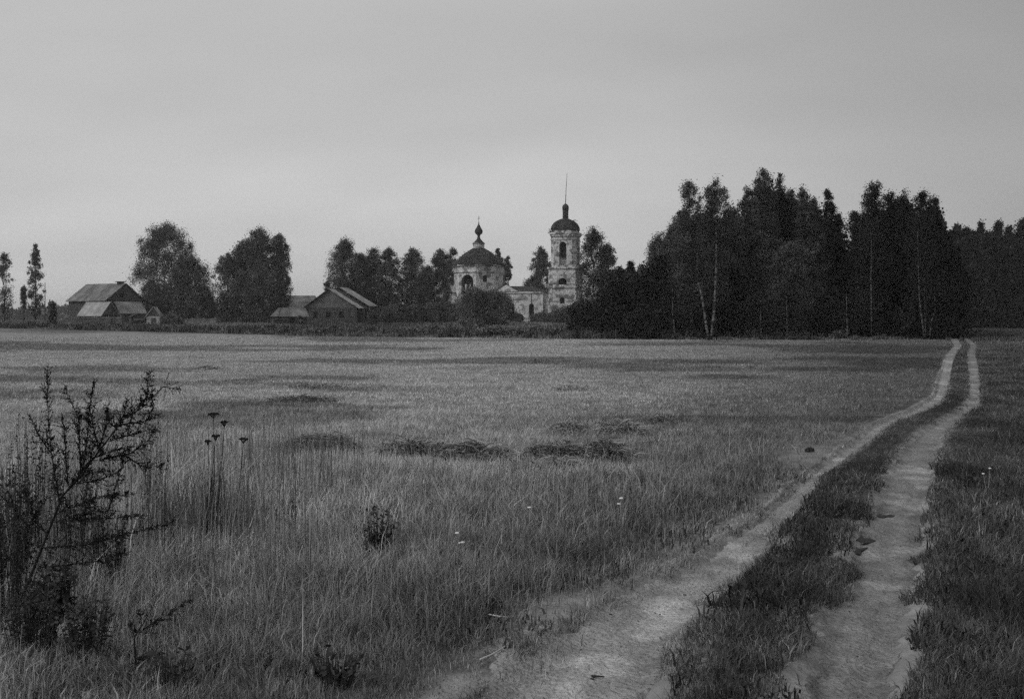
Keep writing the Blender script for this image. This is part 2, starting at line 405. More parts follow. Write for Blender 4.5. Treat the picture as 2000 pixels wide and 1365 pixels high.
for (Y0, Y1, dens, wmin, seg) in ((5.0, 7.5, 7000, .0045, 2), (7.5, 10, 4600, .0055, 2), (10, 15, 2300, .008, 2), (15, 24, 1300, .011, 1), (24, 42, 620, .018, 1), (42, 75, 250, .032, 1), (75, 118, 100, .06, 1)):
    X, Y = scatter(Y0, Y1, dens)
    la_, lb_, ra_, rb_ = rut_coords(X, Y)
    fringe = (X < la_ + .42 * (lb_ - la_)) & (Y < 14) & (rng.uniform(0, 1, len(X)) < .2 * ss(.5, .68, fbm(X * 1.5, Y * 1.2, 33, 3)) * (1 - ss(.1, .42, (X - la_) / (lb_ - la_))))
    mrg = (fbm(X * 2.2, Y * 2.2, 71, 3) - .56) * .55 * (1 - .55 * ss(10, 16, Y)) * (1 - .6 * ss(20, 50, Y))
    k = ((~in_rut(X, Y, mrg)) | fringe) & (Y < verge(X, Y) + 1); X, Y = X[k], Y[k]
    # thin out near the left rut where the ground is worn, and leave irregular bare spots
    la, lb, ra, rb = rut_coords(X, Y)
    s = la - X
    bare = ss(.75, .2, s / (.35 + .10 * Y)) * (X < lb) * ss(.42, .6, fbm(X * .9, Y * .45, 12, 3)) * (1 - ss(14, 26, Y))
    edge = np.clip(s / (.25 + .05 * Y), 0, 1)
    keep = np.where(X < la, (.45 + .55 * edge) * (1 - .85 * bare), 1.0)
    keep = keep * (.55 + .75 * vn(X / .3, Y / .3, 41))
    k = rng.uniform(0, 1, len(X)) < keep; X, Y = X[k], Y[k]
    h = hfield(X, Y) * rng.uniform(.3, 1.1, len(X)) ** 1.2 * np.where(rng.uniform(0, 1, len(X)) < .07, 1.7, 1.1)
    lean = np.clip(rng.normal(.55, .34, len(X)) + np.where(X > la[k] - .1, .25, 0), 0, 1.2)
    lean = np.where(Y > 17, np.clip(lean + .3, 0, 1.2), lean)
    straw = rng.uniform(0, 1, len(X)) < .14
    az = 2 * np.pi * 1.6 * vn(X / .24, Y / .24, 19) + rng.normal(0, 1.3, len(X))
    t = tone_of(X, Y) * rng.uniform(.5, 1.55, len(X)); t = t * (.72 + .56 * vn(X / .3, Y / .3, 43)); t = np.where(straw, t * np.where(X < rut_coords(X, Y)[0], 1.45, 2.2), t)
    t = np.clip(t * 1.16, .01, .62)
    put(X, Y, h, lean, np.maximum(wmin, .0) * rng.uniform(.7, 1.4, len(X)), t, seg, az)
# low broad leaves, plantain and clover between the blades
for (n_, y0, y1, x0_, x1_) in ((60000, 5.2, 15, -6, 7),):
    X = rng.uniform(x0_, x1_, n_); Y = y0 + (y1 - y0) * rng.uniform(0, 1, n_) ** 1.3
    k = (~in_rut(X, Y, .0)) & (np.abs(X) < .56 * Y) & (rng.uniform(0, 1, n_) < ss(.42, .62, fbm(X * 1.8, Y * 1.4, 51, 3))); X, Y = X[k], Y[k]
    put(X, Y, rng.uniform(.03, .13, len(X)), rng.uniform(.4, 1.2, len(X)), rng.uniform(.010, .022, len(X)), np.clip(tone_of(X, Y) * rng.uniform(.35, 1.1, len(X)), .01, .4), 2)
# trampled straw and dead bits lying flat on and beside the ruts
X = rng.uniform(-2.5, 9, 26000); Y = rng.uniform(5.2, 17, 26000); k = in_rut(X, Y, .45) & (rng.uniform(0, 1, 26000) < .10 + .5 * (~in_rut(X, Y, -.08))); X, Y = X[k], Y[k]
put(X, Y, rng.uniform(.02, .10, len(X)), np.full(len(X), 1.24), rng.uniform(.003, .006, len(X)), np.where(rng.uniform(0, 1, len(X)) < .45, rng.uniform(.03, .09, len(X)), rng.uniform(.2, .38, len(X))), 2)
# tall pale seed stalks on the left
X = rng.uniform(-5.2, -1.5, 3600); Y = rng.uniform(7.2, 15, 3600)
k = (rng.uniform(0, 1, 3600) < .12 + .88 * ss(.5, .68, fbm(X / 1.1, Y / 1.1, 23, 2)) * ss(-1.4, -2.4, X)) & (np.abs(X) < .56 * Y); X, Y = X[k], Y[k]
put(X, Y, rng.uniform(.55, 1.05, len(X)), np.clip(rng.normal(.15, .1, len(X)), 0, .5), np.full(len(X), .006), rng.uniform(.10, .32, len(X)), 2)
# scattered pale stalks over the rest of the near meadow
X = rng.uniform(-5, 4.5, 2600); Y = rng.uniform(6.5, 17, 2600); la = rut_coords(X, Y)[0]
k = (X < la - .8) & (np.abs(X) < .56 * Y); X, Y = X[k], Y[k]
put(X, Y, rng.uniform(.2, .48, len(X)), np.clip(rng.normal(.5, .3, len(X)), 0, 1), np.full(len(X), .005), rng.uniform(.2, .5, len(X)), 2)
for (cx_, cy_, sx_, n_) in ((PX(392, 9.6), 9.5, .22, 200), (PX(335, 9.2), 9.3, .2, 110), (PX(440, 9.8), 9.9, .16, 90), (PX(60, 8.5), 8.7, .5, 500)):
    X = rng.normal(cx_, sx_, n_); Y = rng.normal(cy_, .3, n_)
    put(X, Y, rng.uniform(.35, .95, n_), np.clip(rng.normal(.12, .08, n_), 0, .5), np.full(n_, .007), rng.uniform(.04, .2, n_), 2)
def join_blades(parts, name, m):
    V = []; I = []; P = []; T = []; o = 0
    for v, i, p, t in parts:
        V.append(v); I.append(i + o); P.append(p); T.append(t); o += len(v)
    return link(name, np_mesh(name, np.concatenate(V), np.concatenate(I), np.concatenate(P), np.concatenate(T)), m)
g = join_blades(parts, 'meadow_grass', M_GRASS)
tag(g, 'pale mown and uncut meadow grass around the wheel ruts', 'grass', kind='stuff')

# weeds along the field edge and the rough grass behind
parts = []
r = rng.uniform(-.56, .42, 60000); X0 = r; vg = verge(r * 100, np.full_like(r, 100.0))
Y = vg + rng.uniform(-1, 1, len(r)) ** 2 * 1.0 + rng.uniform(-1.2, 9, len(r)); X = r * Y
cl_ = ss(.35, .75, fbm(X / 3.2, Y / 3.2, 5, 3)); right = ss(.12, .2, r)
h = (.25 + .75 * cl_) * rng.uniform(.4, 1.2, len(r)) * (1 - .45 * right) * (1 - .35 * ss(-.3, -.5, r))
put(X, Y, h, np.clip(rng.normal(.25, .2, len(r)), 0, .8), rng.uniform(.07, .2, len(r)), (.055 + .12 * (1 - cl_)) * rng.uniform(.5, 1.5, len(r)), 1)
tag(join_blades(parts, 'verge_weeds', M_GRASS), 'dark strip of tall weeds along the far edge of the mown field', 'weeds', kind='stuff')
parts = []
X, Y = scatter(116, 215, 5); k = (Y > verge(X, Y) + 7) & (woods_mask(X, Y) < .3) & (X < 35); X, Y = X[k], Y[k]
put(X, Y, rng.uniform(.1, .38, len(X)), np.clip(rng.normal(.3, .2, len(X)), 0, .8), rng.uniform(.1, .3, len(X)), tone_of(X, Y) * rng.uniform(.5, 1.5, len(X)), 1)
X, Y = scatter(95, 215, 5); k = (X / Y > .385) & (~in_rut(X, Y, .1)); X, Y = X[k], Y[k]
put(X, Y, rng.uniform(.15, .4, len(X)), np.clip(rng.normal(.3, .2, len(X)), 0, .8), rng.uniform(.1, .2, len(X)), .075 * rng.uniform(.6, 1.4, len(X)), 1)
tag(join_blades(parts, 'rough_grass', M_GRASS), 'rough grass between the weed strip and the village houses', 'grass', kind='stuff')

# loose crumbs of soil and grit on the ruts
rg3 = np.random.default_rng(12); V = []; n = 5200
Yg = rg3.uniform(5.2, 20, n) ** 1.0; Xg = rg3.uniform(-2, 9, n); k = in_rut(Xg, Yg, .12) & (rg3.uniform(0, 1, n) < .3 + ss(.45, .65, fbm(Xg * 2, Yg * 1.5, 9, 2))); Xg, Yg = Xg[k], Yg[k]; n = len(Xg)
r3 = .004 + .011 * rg3.uniform(0, 1, n) ** 3; Zg = hgt(Xg, Yg) + .008
O = np.array([[1, 0, 0], [-.8, .5, 0], [-.3, -.9, .1], [0, 0, .75]]); V = (O[None] * r3[:, None, None] * rg3.uniform(.6, 1.4, (n, 4, 3))) + np.stack([Xg, Yg, Zg], 1)[:, None]
ix = (np.arange(n)[:, None] * 4 + np.array([0, 1, 3, 1, 2, 3, 2, 0, 3, 2, 1, 0])[None]).ravel()
tag(link('gravel', np_mesh('gravel', V.reshape(-1, 3), ix, 3, np.repeat(rg3.uniform(.04, .3, n), 4)), M_GRASS), 'loose grit and crumbs of earth scattered on the wheel ruts', 'gravel', kind='stuff')

# ------------------------------------------------------------------ trees
def prof_birch(t): return np.clip(1 - t, 0, 1) ** .29 * (.45 + .55 * np.sin(np.pi / 2 * np.clip(t / .45, 0, 1)))
def prof_broad(t): return np.clip(1 - (2 * (t - .5)) ** 2, 0, 1) ** .42
def prof_dense(t): return np.clip(1 - t, 0, 1) ** .30 * np.clip((t + .02) / .1, 0, 1) ** .4
def prof_spruce(t): return np.clip(1 - t, 0, 1) ** .5 * np.clip((t + .02) / .08, 0, 1) ** .5 + .02
PROF = dict(birch=prof_birch, broad=prof_broad, dense=prof_dense, spruce=prof_spruce)
def leaves_arrays(Cc, sig, nper, size, rg, droop=1.0, tonev=(.4, 1.8)):
    """triangular leaf sprays gathered round clump centres Cc (n,3)"""
    n = len(Cc) * nper
    c = np.repeat(Cc, nper, 0); s = np.repeat(sig, nper)
    o = rg.normal(0, 1, (n, 3)) * s[:, None] * np.array([1, 1, .8 * droop]); 
    P = c + np.clip(o, -2.0 * s[:, None] * droop, 2.0 * s[:, None] * droop)
    a = rg.normal(0, 1, (n, 3)); a /= np.linalg.norm(a, axis=1)[:, None]
    b = np.cross(a, rg.normal(0, 1, (n, 3))); b /= np.linalg.norm(b, axis=1)[:, None]
    z = size * rg.uniform(.6, 1.4, n)[:, None]
    V = np.stack([P - a * z * .55, P + a * z * .55 + b * z * .1, P + b * z * .95], 1)
    t = np.repeat(rg.uniform(*tonev, len(Cc)), nper) * rg.uniform(.75, 1.25, n)
    return V.reshape(-1, 3), np.repeat(t, 3)
def crown_pts(height, cb, R_, prof, n, rg, lump=.35, seed=0, flat=1.0):
    t = rg.uniform(0, 1, n * 3) ; p = PROF[prof](t)
    k = rg.uniform(0, 1, len(t)) < (p + .22); t = t[k][:n]; p = p[k][:n]
    az = rg.uniform(0, 2 * np.pi, len(t))
    lobes = 1 + lump * (vn(az * 1.1 + seed, t * 5.5 + seed, seed) - .5) * 2
    rr = R_ * p * lobes * rg.uniform(.0, 1.0, len(t)) ** .5
    return np.stack([rr * np.cos(az), rr * np.sin(az) * flat, height * (cb + (1 - cb) * t)], 1), t
def tree_meshes(height, R_, cb=.1, prof='birch', n=90, nper=60, leaf=.26, sig=.5, seed=1, droop=1.3, stems=1, lean=0.0, trunk_r=.16, gaps=0.0, limbs=40, lump=.35):
    rg = np.random.default_rng(seed); rd = random.Random(seed)
    pts, t = crown_pts(height, cb, R_, prof, n, rg, seed=seed, lump=lump)
    if gaps:
        g_ = vn(pts[:, 0] * .45 + seed, pts[:, 2] * .33, seed + 3); k = g_ > gaps; pts, t = pts[k], t[k]
    tp = rg.uniform(.8, 1.02, 12); pts = np.concatenate([pts, np.stack([rg.normal(0, .04 + .9 * (1.02 - tp) * R_, 12), rg.normal(0, .1, 12), height * tp], 1)]); t = np.concatenate([t, np.minimum(tp, 1)])
    pts[:, 0] += lean * pts[:, 2]
    s = np.full(len(pts), sig) * rg.uniform(.55, 1.3, len(pts)) * (1 - .42 * t)
    V, tone = leaves_arrays(pts, s, nper, leaf, rg, droop)
    V[:, 2] = np.maximum(V[:, 2], .05); 
    cm = np_mesh('crown', V, np.arange(len(V)), 3, tone)
    mb = MB()
    for k in range(stems):
        bx = (k - (stems - 1) / 2) * .45; an = rd.uniform(-.06, .06) + (k - (stems - 1) / 2) * .10
        pp = [(bx + an * height * q * .8 + lean * height * q + .12 * math.sin(q * 6 + seed + k) * height * .03, rd.uniform(-.05, .05), height * q * .9 - .1) for q in np.linspace(0, 1, 9)]
        mb.tube(pp, [trunk_r * (1.25 if i == 0 else 1) * (1 - i / 8) ** 1.3 + .008 for i in range(9)], 7)
    for k in range(min(limbs, len(pts))):
        p = pts[k]; z0 = max(p[2] * .72 - .2, .3); f = z0 / height
        r0 = max(.02, trunk_r * .35 * (1 - f))
        q0 = Vector((lean * z0, 0, z0)); q2 = Vector(p); q1 = q0.lerp(q2, .55) + Vector((0, 0, .25))
        mb.tube([q0, q1, q2], [r0, r0 * .6, .012], 4)
    return cm, mb.mesh('trunk')
def place_tree(px, top, wpx, d, kind='birch', cb=.12, label='', cat='tree', group=None, leafm=None, barkm=None, name='birch_tree', base=None, seed=None, **kw):
    x = PX(px, d); z0 = hz1(x, d)
    if base is not None: z0 = max(z0, PZ(base, d)) if False else z0
    height = PZ(top, d) - z0; Rr = wpx * d / F / 2
    sc = d / 105.0
    n = int(kw.pop('n', int(np.clip(height * Rr * 2.8, 50, 190))) * 2.6)
    seed = seed or int(px * 7 + top)
    prm = dict(leaf=.105 * sc ** .7, sig=.36 * min(1.9, max(.55, Rr / 2.2)), nper=115, lump=(.13 if kind == 'broad' else .22), trunk_r=.05 + .007 * height); prm.update(kw)
    cm, tm = tree_meshes(height - prm['leaf'] * .5 - prm['sig'] * .7, max(Rr - prm['sig'] * .9, .35), cb, kind, n, seed=seed, **prm)
    root = empty(name, (x, d, z0))
    link('crown', cm, leafm or M_LEAF_B, root); link('trunk', tm, barkm or M_BIRCH, root, True)
    tag(root, label, cat, group); return root

LW = 'trees of the dark wood on the right'
# (px, top, width, dist, kind, crown base, extra, label)
woods = [
 (1160, 447, 62, 120, 'birch', .02, dict(gaps=.08), 'slender open birch standing just right of the bell tower'),
 (1186, 478, 44, 124, 'birch', .02, dict(gaps=.12), 'shorter loose-topped birch leaning against the right side of the birch by the bell tower'),
 (1212, 520, 40, 122, 'dense', .03, {}, 'low rounded dark tree, first of the dip between the tower birches and the wood'),
 (1232, 511, 34, 126, 'spruce', .03, dict(lf='d'), 'small pointed dark tree in the dip left of the tall wood'),
 (1256, 518, 40, 118, 'dense', .03, {}, 'low bushy dark tree just left of the loose round birch'),
 (1284, 460, 60, 120, 'birch', .1, dict(gaps=.28), 'loose birch with sky gaps, first step up to the tall wood'),
 (1310, 440, 62, 116, 'birch', .06, dict(gaps=.15), 'medium birch crown on the sloping left shoulder of the wood'),
 (1334, 408, 62, 112, 'dense', .04, {}, 'full leafy tree directly left of the twin tall birches'),
 (1352, 356, 66, 104, 'birch', .2, dict(gaps=.22, lean=-.02), 'tall birch with a narrow feathery top, left of the twin pair'),
 (1398, 349, 60, 104, 'birch', .22, dict(gaps=.33), 'tall airy birch with sky showing through, right of the twin pair'),
 (1376, 420, 60, 108, 'birch', .1, dict(gaps=.2), 'half-height birch filling the space between the twin tall birches'),
 (1432, 408, 60, 112, 'dense', .04, {}, 'blunt leafy tree in the notch right of the twin birches'),
 (1460, 368, 48, 108, 'dense', .05, {}, 'dark narrow tree at the left flank of the highest crown'),
 (1491, 333, 62, 106, 'birch', .06, {}, 'highest tree of the wood with a pointed dark crown'),
 (1524, 343, 46, 108, 'spruce', .05, dict(lf='d'), 'sharp dark spire right beside the highest tree'),
 (1545, 372, 46, 110, 'dense', .05, {}, 'dense dark crown just right of the sharp spire'),
 (1567, 364, 44, 107, 'dense', .05, {}, 'blunt square-topped tree right of the two highest crowns'),
 (1590, 390, 44, 106, 'birch', .05, {}, 'birch with a thin wispy tip on the right slope of the tallest group'),
 (1545, 470, 80, 103, 'birch', .0, dict(), 'paler drooping birch in front of the tallest group'),
 (1616, 372, 44, 107, 'dense', .04, dict(lf='d'), 'narrow column-like dark tree standing free before the sky notch'),
 (1637, 420, 40, 109, 'dense', .03, dict(lf='d'), 'short dark tree at the left edge of the deep sky notch'),
 (1672, 412, 46, 108, 'birch', .08, dict(gaps=.28), 'thin see-through birch at the right edge of the deep sky notch'),
 (1707, 352, 62, 106, 'birch', .15, dict(gaps=.08, lf='d'), 'tall birch with long white stem right of the deep sky notch'),
 (1738, 374, 54, 108, 'dense', .04, dict(lf='d'), 'broad dark crown beside the tall white-stemmed birch'),
 (1766, 376, 48, 110, 'dense', .04, dict(lf='d'), 'ragged flat-topped dark tree in the middle of the right block'),
 (1802, 373, 56, 105, 'dense', .08, dict(lf='d'), 'pointed dark tree near the right end of the tall wood'),
 (1826, 384, 46, 106, 'dense', .05, dict(lf='d'), 'last tall dark tree at the right end of the wood'),
 (1848, 470, 44, 108, 'dense', .03, dict(lf='d'), 'low dark tree at the corner where the track passes the wood'),
 (1868, 520, 34, 112, 'dense', .03, dict(lf='d'), 'small dark tree beside the bend of the track'),
]
for (px, top, w, d, kind, cb, ex, lab) in woods:
    ex = dict(ex); lf = ex.pop('lf', None)
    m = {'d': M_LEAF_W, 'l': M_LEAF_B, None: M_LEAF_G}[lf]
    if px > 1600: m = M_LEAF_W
    nm = {'birch': 'birch_tree', 'dense': 'leafy_tree', 'spruce': 'pointed_tree'}[kind]
    place_tree(px, top, w * 1.5, d, kind, cb, lab, 'tree', LW, leafm=m, name=nm, barkm=(M_BIRCHD if kind == 'birch' else M_BARK), **ex)
# clear white stems at the front of the wood
def stem(pts, d, r, lab, grp='pale-stemmed birches at the front of the wood'):
    P_ = [(PX(x, d), d, PZ(y, d)) for x, y in pts]; x0, z0 = P_[0][0], hz1(P_[0][0], d)
    root = empty('birch_tree', (x0, d, z0)); up_ = len(P_) - 1
    MB().tube([(p[0] - x0, 0, p[2] - z0 if i else -.1) for i, p in enumerate(P_)] + [(P_[-1][0] - x0, .1, P_[-1][2] - z0 + 2.2)], [.75 * r * (1 - .5 * i / up_) for i in range(len(P_))] + [.03], 8).build('trunk', M_BIRCH, root, True)
    rg = np.random.default_rng(int(P_[0][0] * 99) + 5); c = np.array([[P_[-1][0] - x0, .2, P_[-1][2] - z0 + 1.3]]) + rg.normal(0, 1, (16, 3)) * np.array([.8, .4, 1.0])
    V, T = leaves_arrays(c, np.full(16, .5), 110, .12, rg, 1.3); link('crown', np_mesh('crown', V, np.arange(len(V)), 3, T), M_LEAF_W, root)
    tag(root, lab, 'tree', grp)
stem([(1386, 662), (1380, 640), (1376, 610), (1370, 575), (1362, 540)], 100.6, .20, 'white leaning birch stem, left one of the forked pair at the field edge')
stem([(1389, 662), (1392, 635), (1396, 600), (1397, 560), (1399, 520), (1399, 470)], 100.4, .19, 'white upright birch stem, right one of the forked pair at the field edge')
stem([(1319, 642), (1316, 628), (1314, 612)], 101.5, .11, 'short faint birch stem left of the forked pair')
stem([(1484, 662), (1487, 648), (1486, 636)], 100.3, .12, 'stubby pale birch stem under the highest crown')
stem([(1540, 660), (1538, 645), (1537, 628)], 100.3, .10, 'thin pale birch stem under the drooping pale birch')
stem([(1656, 658), (1655, 640), (1654, 622)], 101, .11, 'thin pale birch stem below the deep sky notch')
stem([(1702, 655), (1702, 600), (1701, 540), (1702, 500)], 103.0, .10, 'long vertical white birch stem in the middle of the right dark block')
stem([(1806, 650), (1800, 618), (1796, 590), (1795, 560), (1793, 500)], 102.0, .11, 'curved white birch stem low in the right end of the wood')
stem([(1808, 650), (1807, 615), (1806, 590)], 102.4, .09, 'short straight white birch stem beside the curved one')
stem([(1815, 650), (1820, 625), (1826, 608)], 102.2, .08, 'thin birch stem leaning right, next to the curved white stem')

def mass(name, specs, leafm, label, cat):
    """a far wood that reads as one mass: leaf sprays of many crowns in one object"""
    Vs, Ts = [], []
    for (x, y, z0, h, r_, prof, cb, n, nper, leaf, sig, sd_) in specs:
        rg = np.random.default_rng(sd_)
        pts, t = crown_pts(h, cb, r_, prof, n, rg, seed=sd_ % 97)
        V, T = leaves_arrays(pts, np.full(len(pts), sig) * (1 - .3 * t), nper, leaf, rg, 1.2)
        V[:, 2] = np.maximum(V[:, 2], 0); Vs.append(V + np.array([x, y, z0])); Ts.append(T)
    V = np.concatenate(Vs); T = np.concatenate(Ts)
    return tag(link(name, np_mesh(name, V, np.arange(len(V)), 3, T), leafm), label, cat, kind='stuff')
SKY = [(1200, 540), (1260, 530), (1290, 500), (1330, 450), (1350, 430), (1400, 430), (1440, 425), (1460, 400), (1490, 372), (1530, 375), (1570, 395), (1600, 415), (1625, 440), (1640, 470), (1655, 500), (1672, 470), (1700, 410), (1740, 400), (1800, 400), (1830, 410), (1845, 480), (1870, 540)]
rd = random.Random(4); specs = []
for row, dd in enumerate((112, 119, 128, 140, 155)):
    for px in np.arange(1205, 1872, 17 if row < 3 else 22):
        p = px + rd.uniform(-7, 7); d = dd + rd.uniform(-3, 3)
        if p > 1862 - (dd - 112) * .5: continue
        top = np.interp(p, *zip(*SKY)) + rd.uniform(-4, 42); x = PX(p, d); z0 = hz1(x, d)
        h = PZ(top, d) - z0; specs.append((x, d, z0, h, rd.uniform(1.6, 2.4), rd.choice(['dense', 'birch', 'dense']), .02, 60, 50, .30, .62, rd.randint(1, 9999)))
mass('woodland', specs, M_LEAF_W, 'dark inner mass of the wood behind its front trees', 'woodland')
specs = []
for k in range(150):
    p = rd.uniform(1130, 1862); d = rd.uniform(103.5, 112); x = PX(p, d); h = rd.uniform(1.2, 3.6)
    if p < 1230: d += 8
    specs.append((x, d, hz1(x, d), h, rd.uniform(.9, 1.8), 'broad', .0, 16, 40, .26, .45, rd.randint(1, 9999)))
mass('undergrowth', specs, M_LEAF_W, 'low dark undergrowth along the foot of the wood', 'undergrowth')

specs = []
for k in range(210):
    p = rd.uniform(-120, 1860); r_v = (p - 1000) / F; d = float(verge(np.array([r_v * 100.0]), np.array([100.0]))[0]) + rd.uniform(.2, 8)
    h = rd.uniform(.3, .9) * (1.15 if 480 < p < 1250 else .8); x = PX(p, d)
    specs.append((x, d, hz1(x, d), h, rd.uniform(.4, 1.3), 'broad', .0, 12, 34, .16, .22, rd.randint(1, 9999)))
mass('low_bushes', specs, M_LEAF_B, 'straggling low bushes along the far edge of the mown field', 'bushes')

# the far wood right of the track
LF = 'trees of the far wood right of the track'
for (px, top, w, kind, lab) in [
 (1869, 438, 34, 'birch', 'ragged crown, first of the far wood right of the tall wood'),
 (1887, 443, 32, 'dense', 'blunt crown, second in the far wood from the tall wood'),
 (1901, 452, 30, 'dense', 'lower crown between the blunt and the steeple crown of the far wood'),
 (1915, 435, 24, 'spruce', 'steeple-like crown in the left half of the far wood'),
 (1932, 452, 34, 'dense', 'rounded low crown in the middle of the far wood'),
 (1950, 431, 30, 'spruce', 'thin-tipped highest crown in the middle of the far wood'),
 (1971, 441, 32, 'birch', 'open-topped crown left of the last one in the far wood'),
 (1998, 430, 40, 'dense', 'crown cut by the right edge of the picture')]:
    place_tree(px, top, w * 1.35, 196, kind, .05, lab, 'tree', LF, leafm=M_LEAF_W, barkm=M_BARK, name='far_tree', n=90, nper=90, leaf=.24, sig=.5, limbs=10)
specs = []
for row, dd in enumerate((193, 200, 208, 218, 232)):
    for px in np.arange(1835, 2330, 13):
        p = px + rd.uniform(-5, 5); d = dd + rd.uniform(-2, 2); x = PX(p, d)
        top = 470 + rd.uniform(-12, 25); z0 = hz1(x, d)
        specs.append((x, d, z0, PZ(top, d) - z0, rd.uniform(1.5, 2.2), 'dense', .0, 60, 30, .55, .85, rd.randint(1, 9999)))
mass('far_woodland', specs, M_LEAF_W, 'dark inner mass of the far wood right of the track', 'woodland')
# low wood on the horizon, far left and behind the village
specs = []
for k in range(420):
    p = rd.uniform(-500, 1300); d = rd.uniform(640, 720); x = PX(p, d)
    top = np.interp(p, [-500, 0, 60, 130, 300, 420, 620, 1300], [598, 606, 609, 604, 604, 611, 604, 600]) + rd.uniform(-3, 5); z0 = hz1(x, d)
    specs.append((x, d, z0, PZ(top, d) - z0, rd.uniform(5, 9), 'broad', .0, 14, 26, 2.0, 1.6, rd.randint(1, 9999)))
mass('horizon_woodland', specs, M_LEAF_D, 'low dark wood along the horizon behind the village', 'woodland')

# village trees
LV = 'trees standing in the village'
village = [
 (8, 494, 46, 160, 'birch', .12, dict(gaps=.2, n=30, nper=60, lump=.5), 'sparse birch at the very left edge of the picture', M_LEAF_B, 'birch_tree'),
 (69, 476, 34, 160, 'birch', .14, dict(gaps=.08, n=40, nper=70, lump=.55, lean=0.004), 'slim feathery birch left of the big barn', M_LEAF_B, 'birch_tree'),
 (46, 560, 14, 162, 'birch', .45, dict(gaps=.2, n=14, nper=60), 'thin young birch with little foliage between the two slim birches', M_LEAF_B, 'birch_sapling'),
 (102, 588, 12, 158, 'dense', .05, dict(n=30, leaf=.2), 'small dark upright bush beside the bare pole', M_LEAF_D, 'bush'),
 (322, 437, 116, 200, 'broad', .12, dict(gaps=.2, stems=3, n=185, droop=1.6, lump=.25), 'big spreading birch with sky gaps behind the barn', M_LEAF_D, 'birch_tree'),
 (372, 500, 80, 197, 'broad', .02, dict(n=110), 'lower leafy tree grown into the right side of the big spreading birch', M_LEAF_D, 'leafy_tree'),
 (296, 548, 40, 212, 'broad', .02, dict(n=70), 'low leafy tree right behind the barn roof', M_LEAF_D, 'leafy_tree'),
 (402, 562, 40, 195, 'broad', .02, dict(n=60), 'rounded low tree left of the gap with sky near the ground', M_LEAF_D, 'leafy_tree'),
 (508, 447, 104, 195, 'broad', .02, dict(n=170, stems=2, lump=.3, gaps=.1), 'large dense round-topped tree left of the log house', M_LEAF_D, 'leafy_tree'),
 (484, 470, 84, 197, 'broad', .02, dict(n=150), 'dense crown joined to the left of the large round-topped tree', M_LEAF_D, 'leafy_tree'),
 (446, 495, 60, 195, 'broad', .03, dict(n=80, gaps=.15), 'lower lobed tree at the left foot of the large round-topped tree', M_LEAF_D, 'leafy_tree'),
 (546, 458, 44, 198, 'broad', .02, dict(n=90), 'straight-sided dark tree at the right flank of the large round-topped tree', M_LEAF_D, 'leafy_tree'),
 (675, 468, 70, 215, 'broad', .05, dict(n=120, gaps=.12), 'leafy tree rising behind the log house', M_LEAF_D, 'leafy_tree'),
 (640, 548, 26, 214, 'broad', .05, dict(n=30, gaps=.3), 'thin foliage peeping over the left end of the log house ridge', M_LEAF_B, 'leafy_tree'),
 (706, 492, 50, 218, 'broad', .03, dict(n=80), 'shorter tree right of the one behind the log house', M_LEAF_D, 'leafy_tree'),
 (730, 486, 54, 220, 'broad', .03, dict(n=90), 'round tree between the log house and the church, left one', M_LEAF_D, 'leafy_tree'),
 (760, 484, 50, 217, 'broad', .03, dict(n=90), 'round tree between the log house and the church, middle one', M_LEAF_D, 'leafy_tree'),
 (806, 487, 60, 219, 'broad', .05, dict(n=100, gaps=.12), 'round tree between the log house and the church, right one', M_LEAF_D, 'leafy_tree'),
 (860, 488, 46, 222, 'broad', .1, dict(n=70, gaps=.33), 'see-through tree left of the church dome', M_LEAF_D, 'leafy_tree'),
 (884, 486, 40, 262, 'broad', .1, dict(n=60, gaps=.2), 'tree top showing behind the left of the church dome', M_LEAF_D, 'leafy_tree'),
 (836, 520, 50, 226, 'broad', .02, dict(n=70), 'low tree at the foot of the see-through tree', M_LEAF_D, 'leafy_tree'),
 (972, 486, 26, 262, 'broad', .1, dict(n=40, gaps=.2), 'narrow tree behind the right edge of the church dome', M_LEAF_D, 'leafy_tree'),
 (992, 502, 26, 260, 'birch', .1, dict(n=45, gaps=.3), 'thin birch with gaps right of the church dome', M_LEAF_D, 'birch_tree'),
 (1056, 484, 44, 262, 'broad', .1, dict(n=80, gaps=.1), 'tree behind the left side of the bell tower', M_LEAF_D, 'leafy_tree'),
 (1040, 540, 46, 264, 'broad', .02, dict(n=60), 'low tree behind the refectory roof left of the bell tower', M_LEAF_D, 'leafy_tree'),
 (1008, 560, 40, 266, 'broad', .02, dict(n=40), 'low greenery behind the refectory pediment', M_LEAF_D, 'leafy_tree'),
 (922, 560, 72, 172, 'broad', .0, dict(n=80, nper=90), 'big two-lobed bush before the church, left lobe', M_LEAF_B, 'bush'),
 (966, 566, 74, 173, 'broad', .0, dict(n=80, nper=90), 'big two-lobed bush before the church, right lobe', M_LEAF_B, 'bush'),
 (925, 622, 44, 160, 'broad', .0, dict(n=40), 'small pale mound of a bush at the foot of the big church bush', M_LEAF_B, 'bush'),
 (1058, 612, 44, 205, 'broad', .0, dict(n=40), 'low bush under the refectory wall left of the tower foot', M_LEAF_D, 'bush'),
 (1008, 612, 26, 204, 'broad', .0, dict(n=30), 'small bush under the narrow refectory window', M_LEAF_D, 'bush'),
 (1108, 600, 70, 190, 'broad', .0, dict(n=80), 'broad bush hiding the foot of the bell tower', M_LEAF_D, 'bush'),
 (1140, 585, 60, 150, 'broad', .0, dict(n=80), 'dark bush between the bell tower foot and the wood', M_LEAF_D, 'bush'),
]
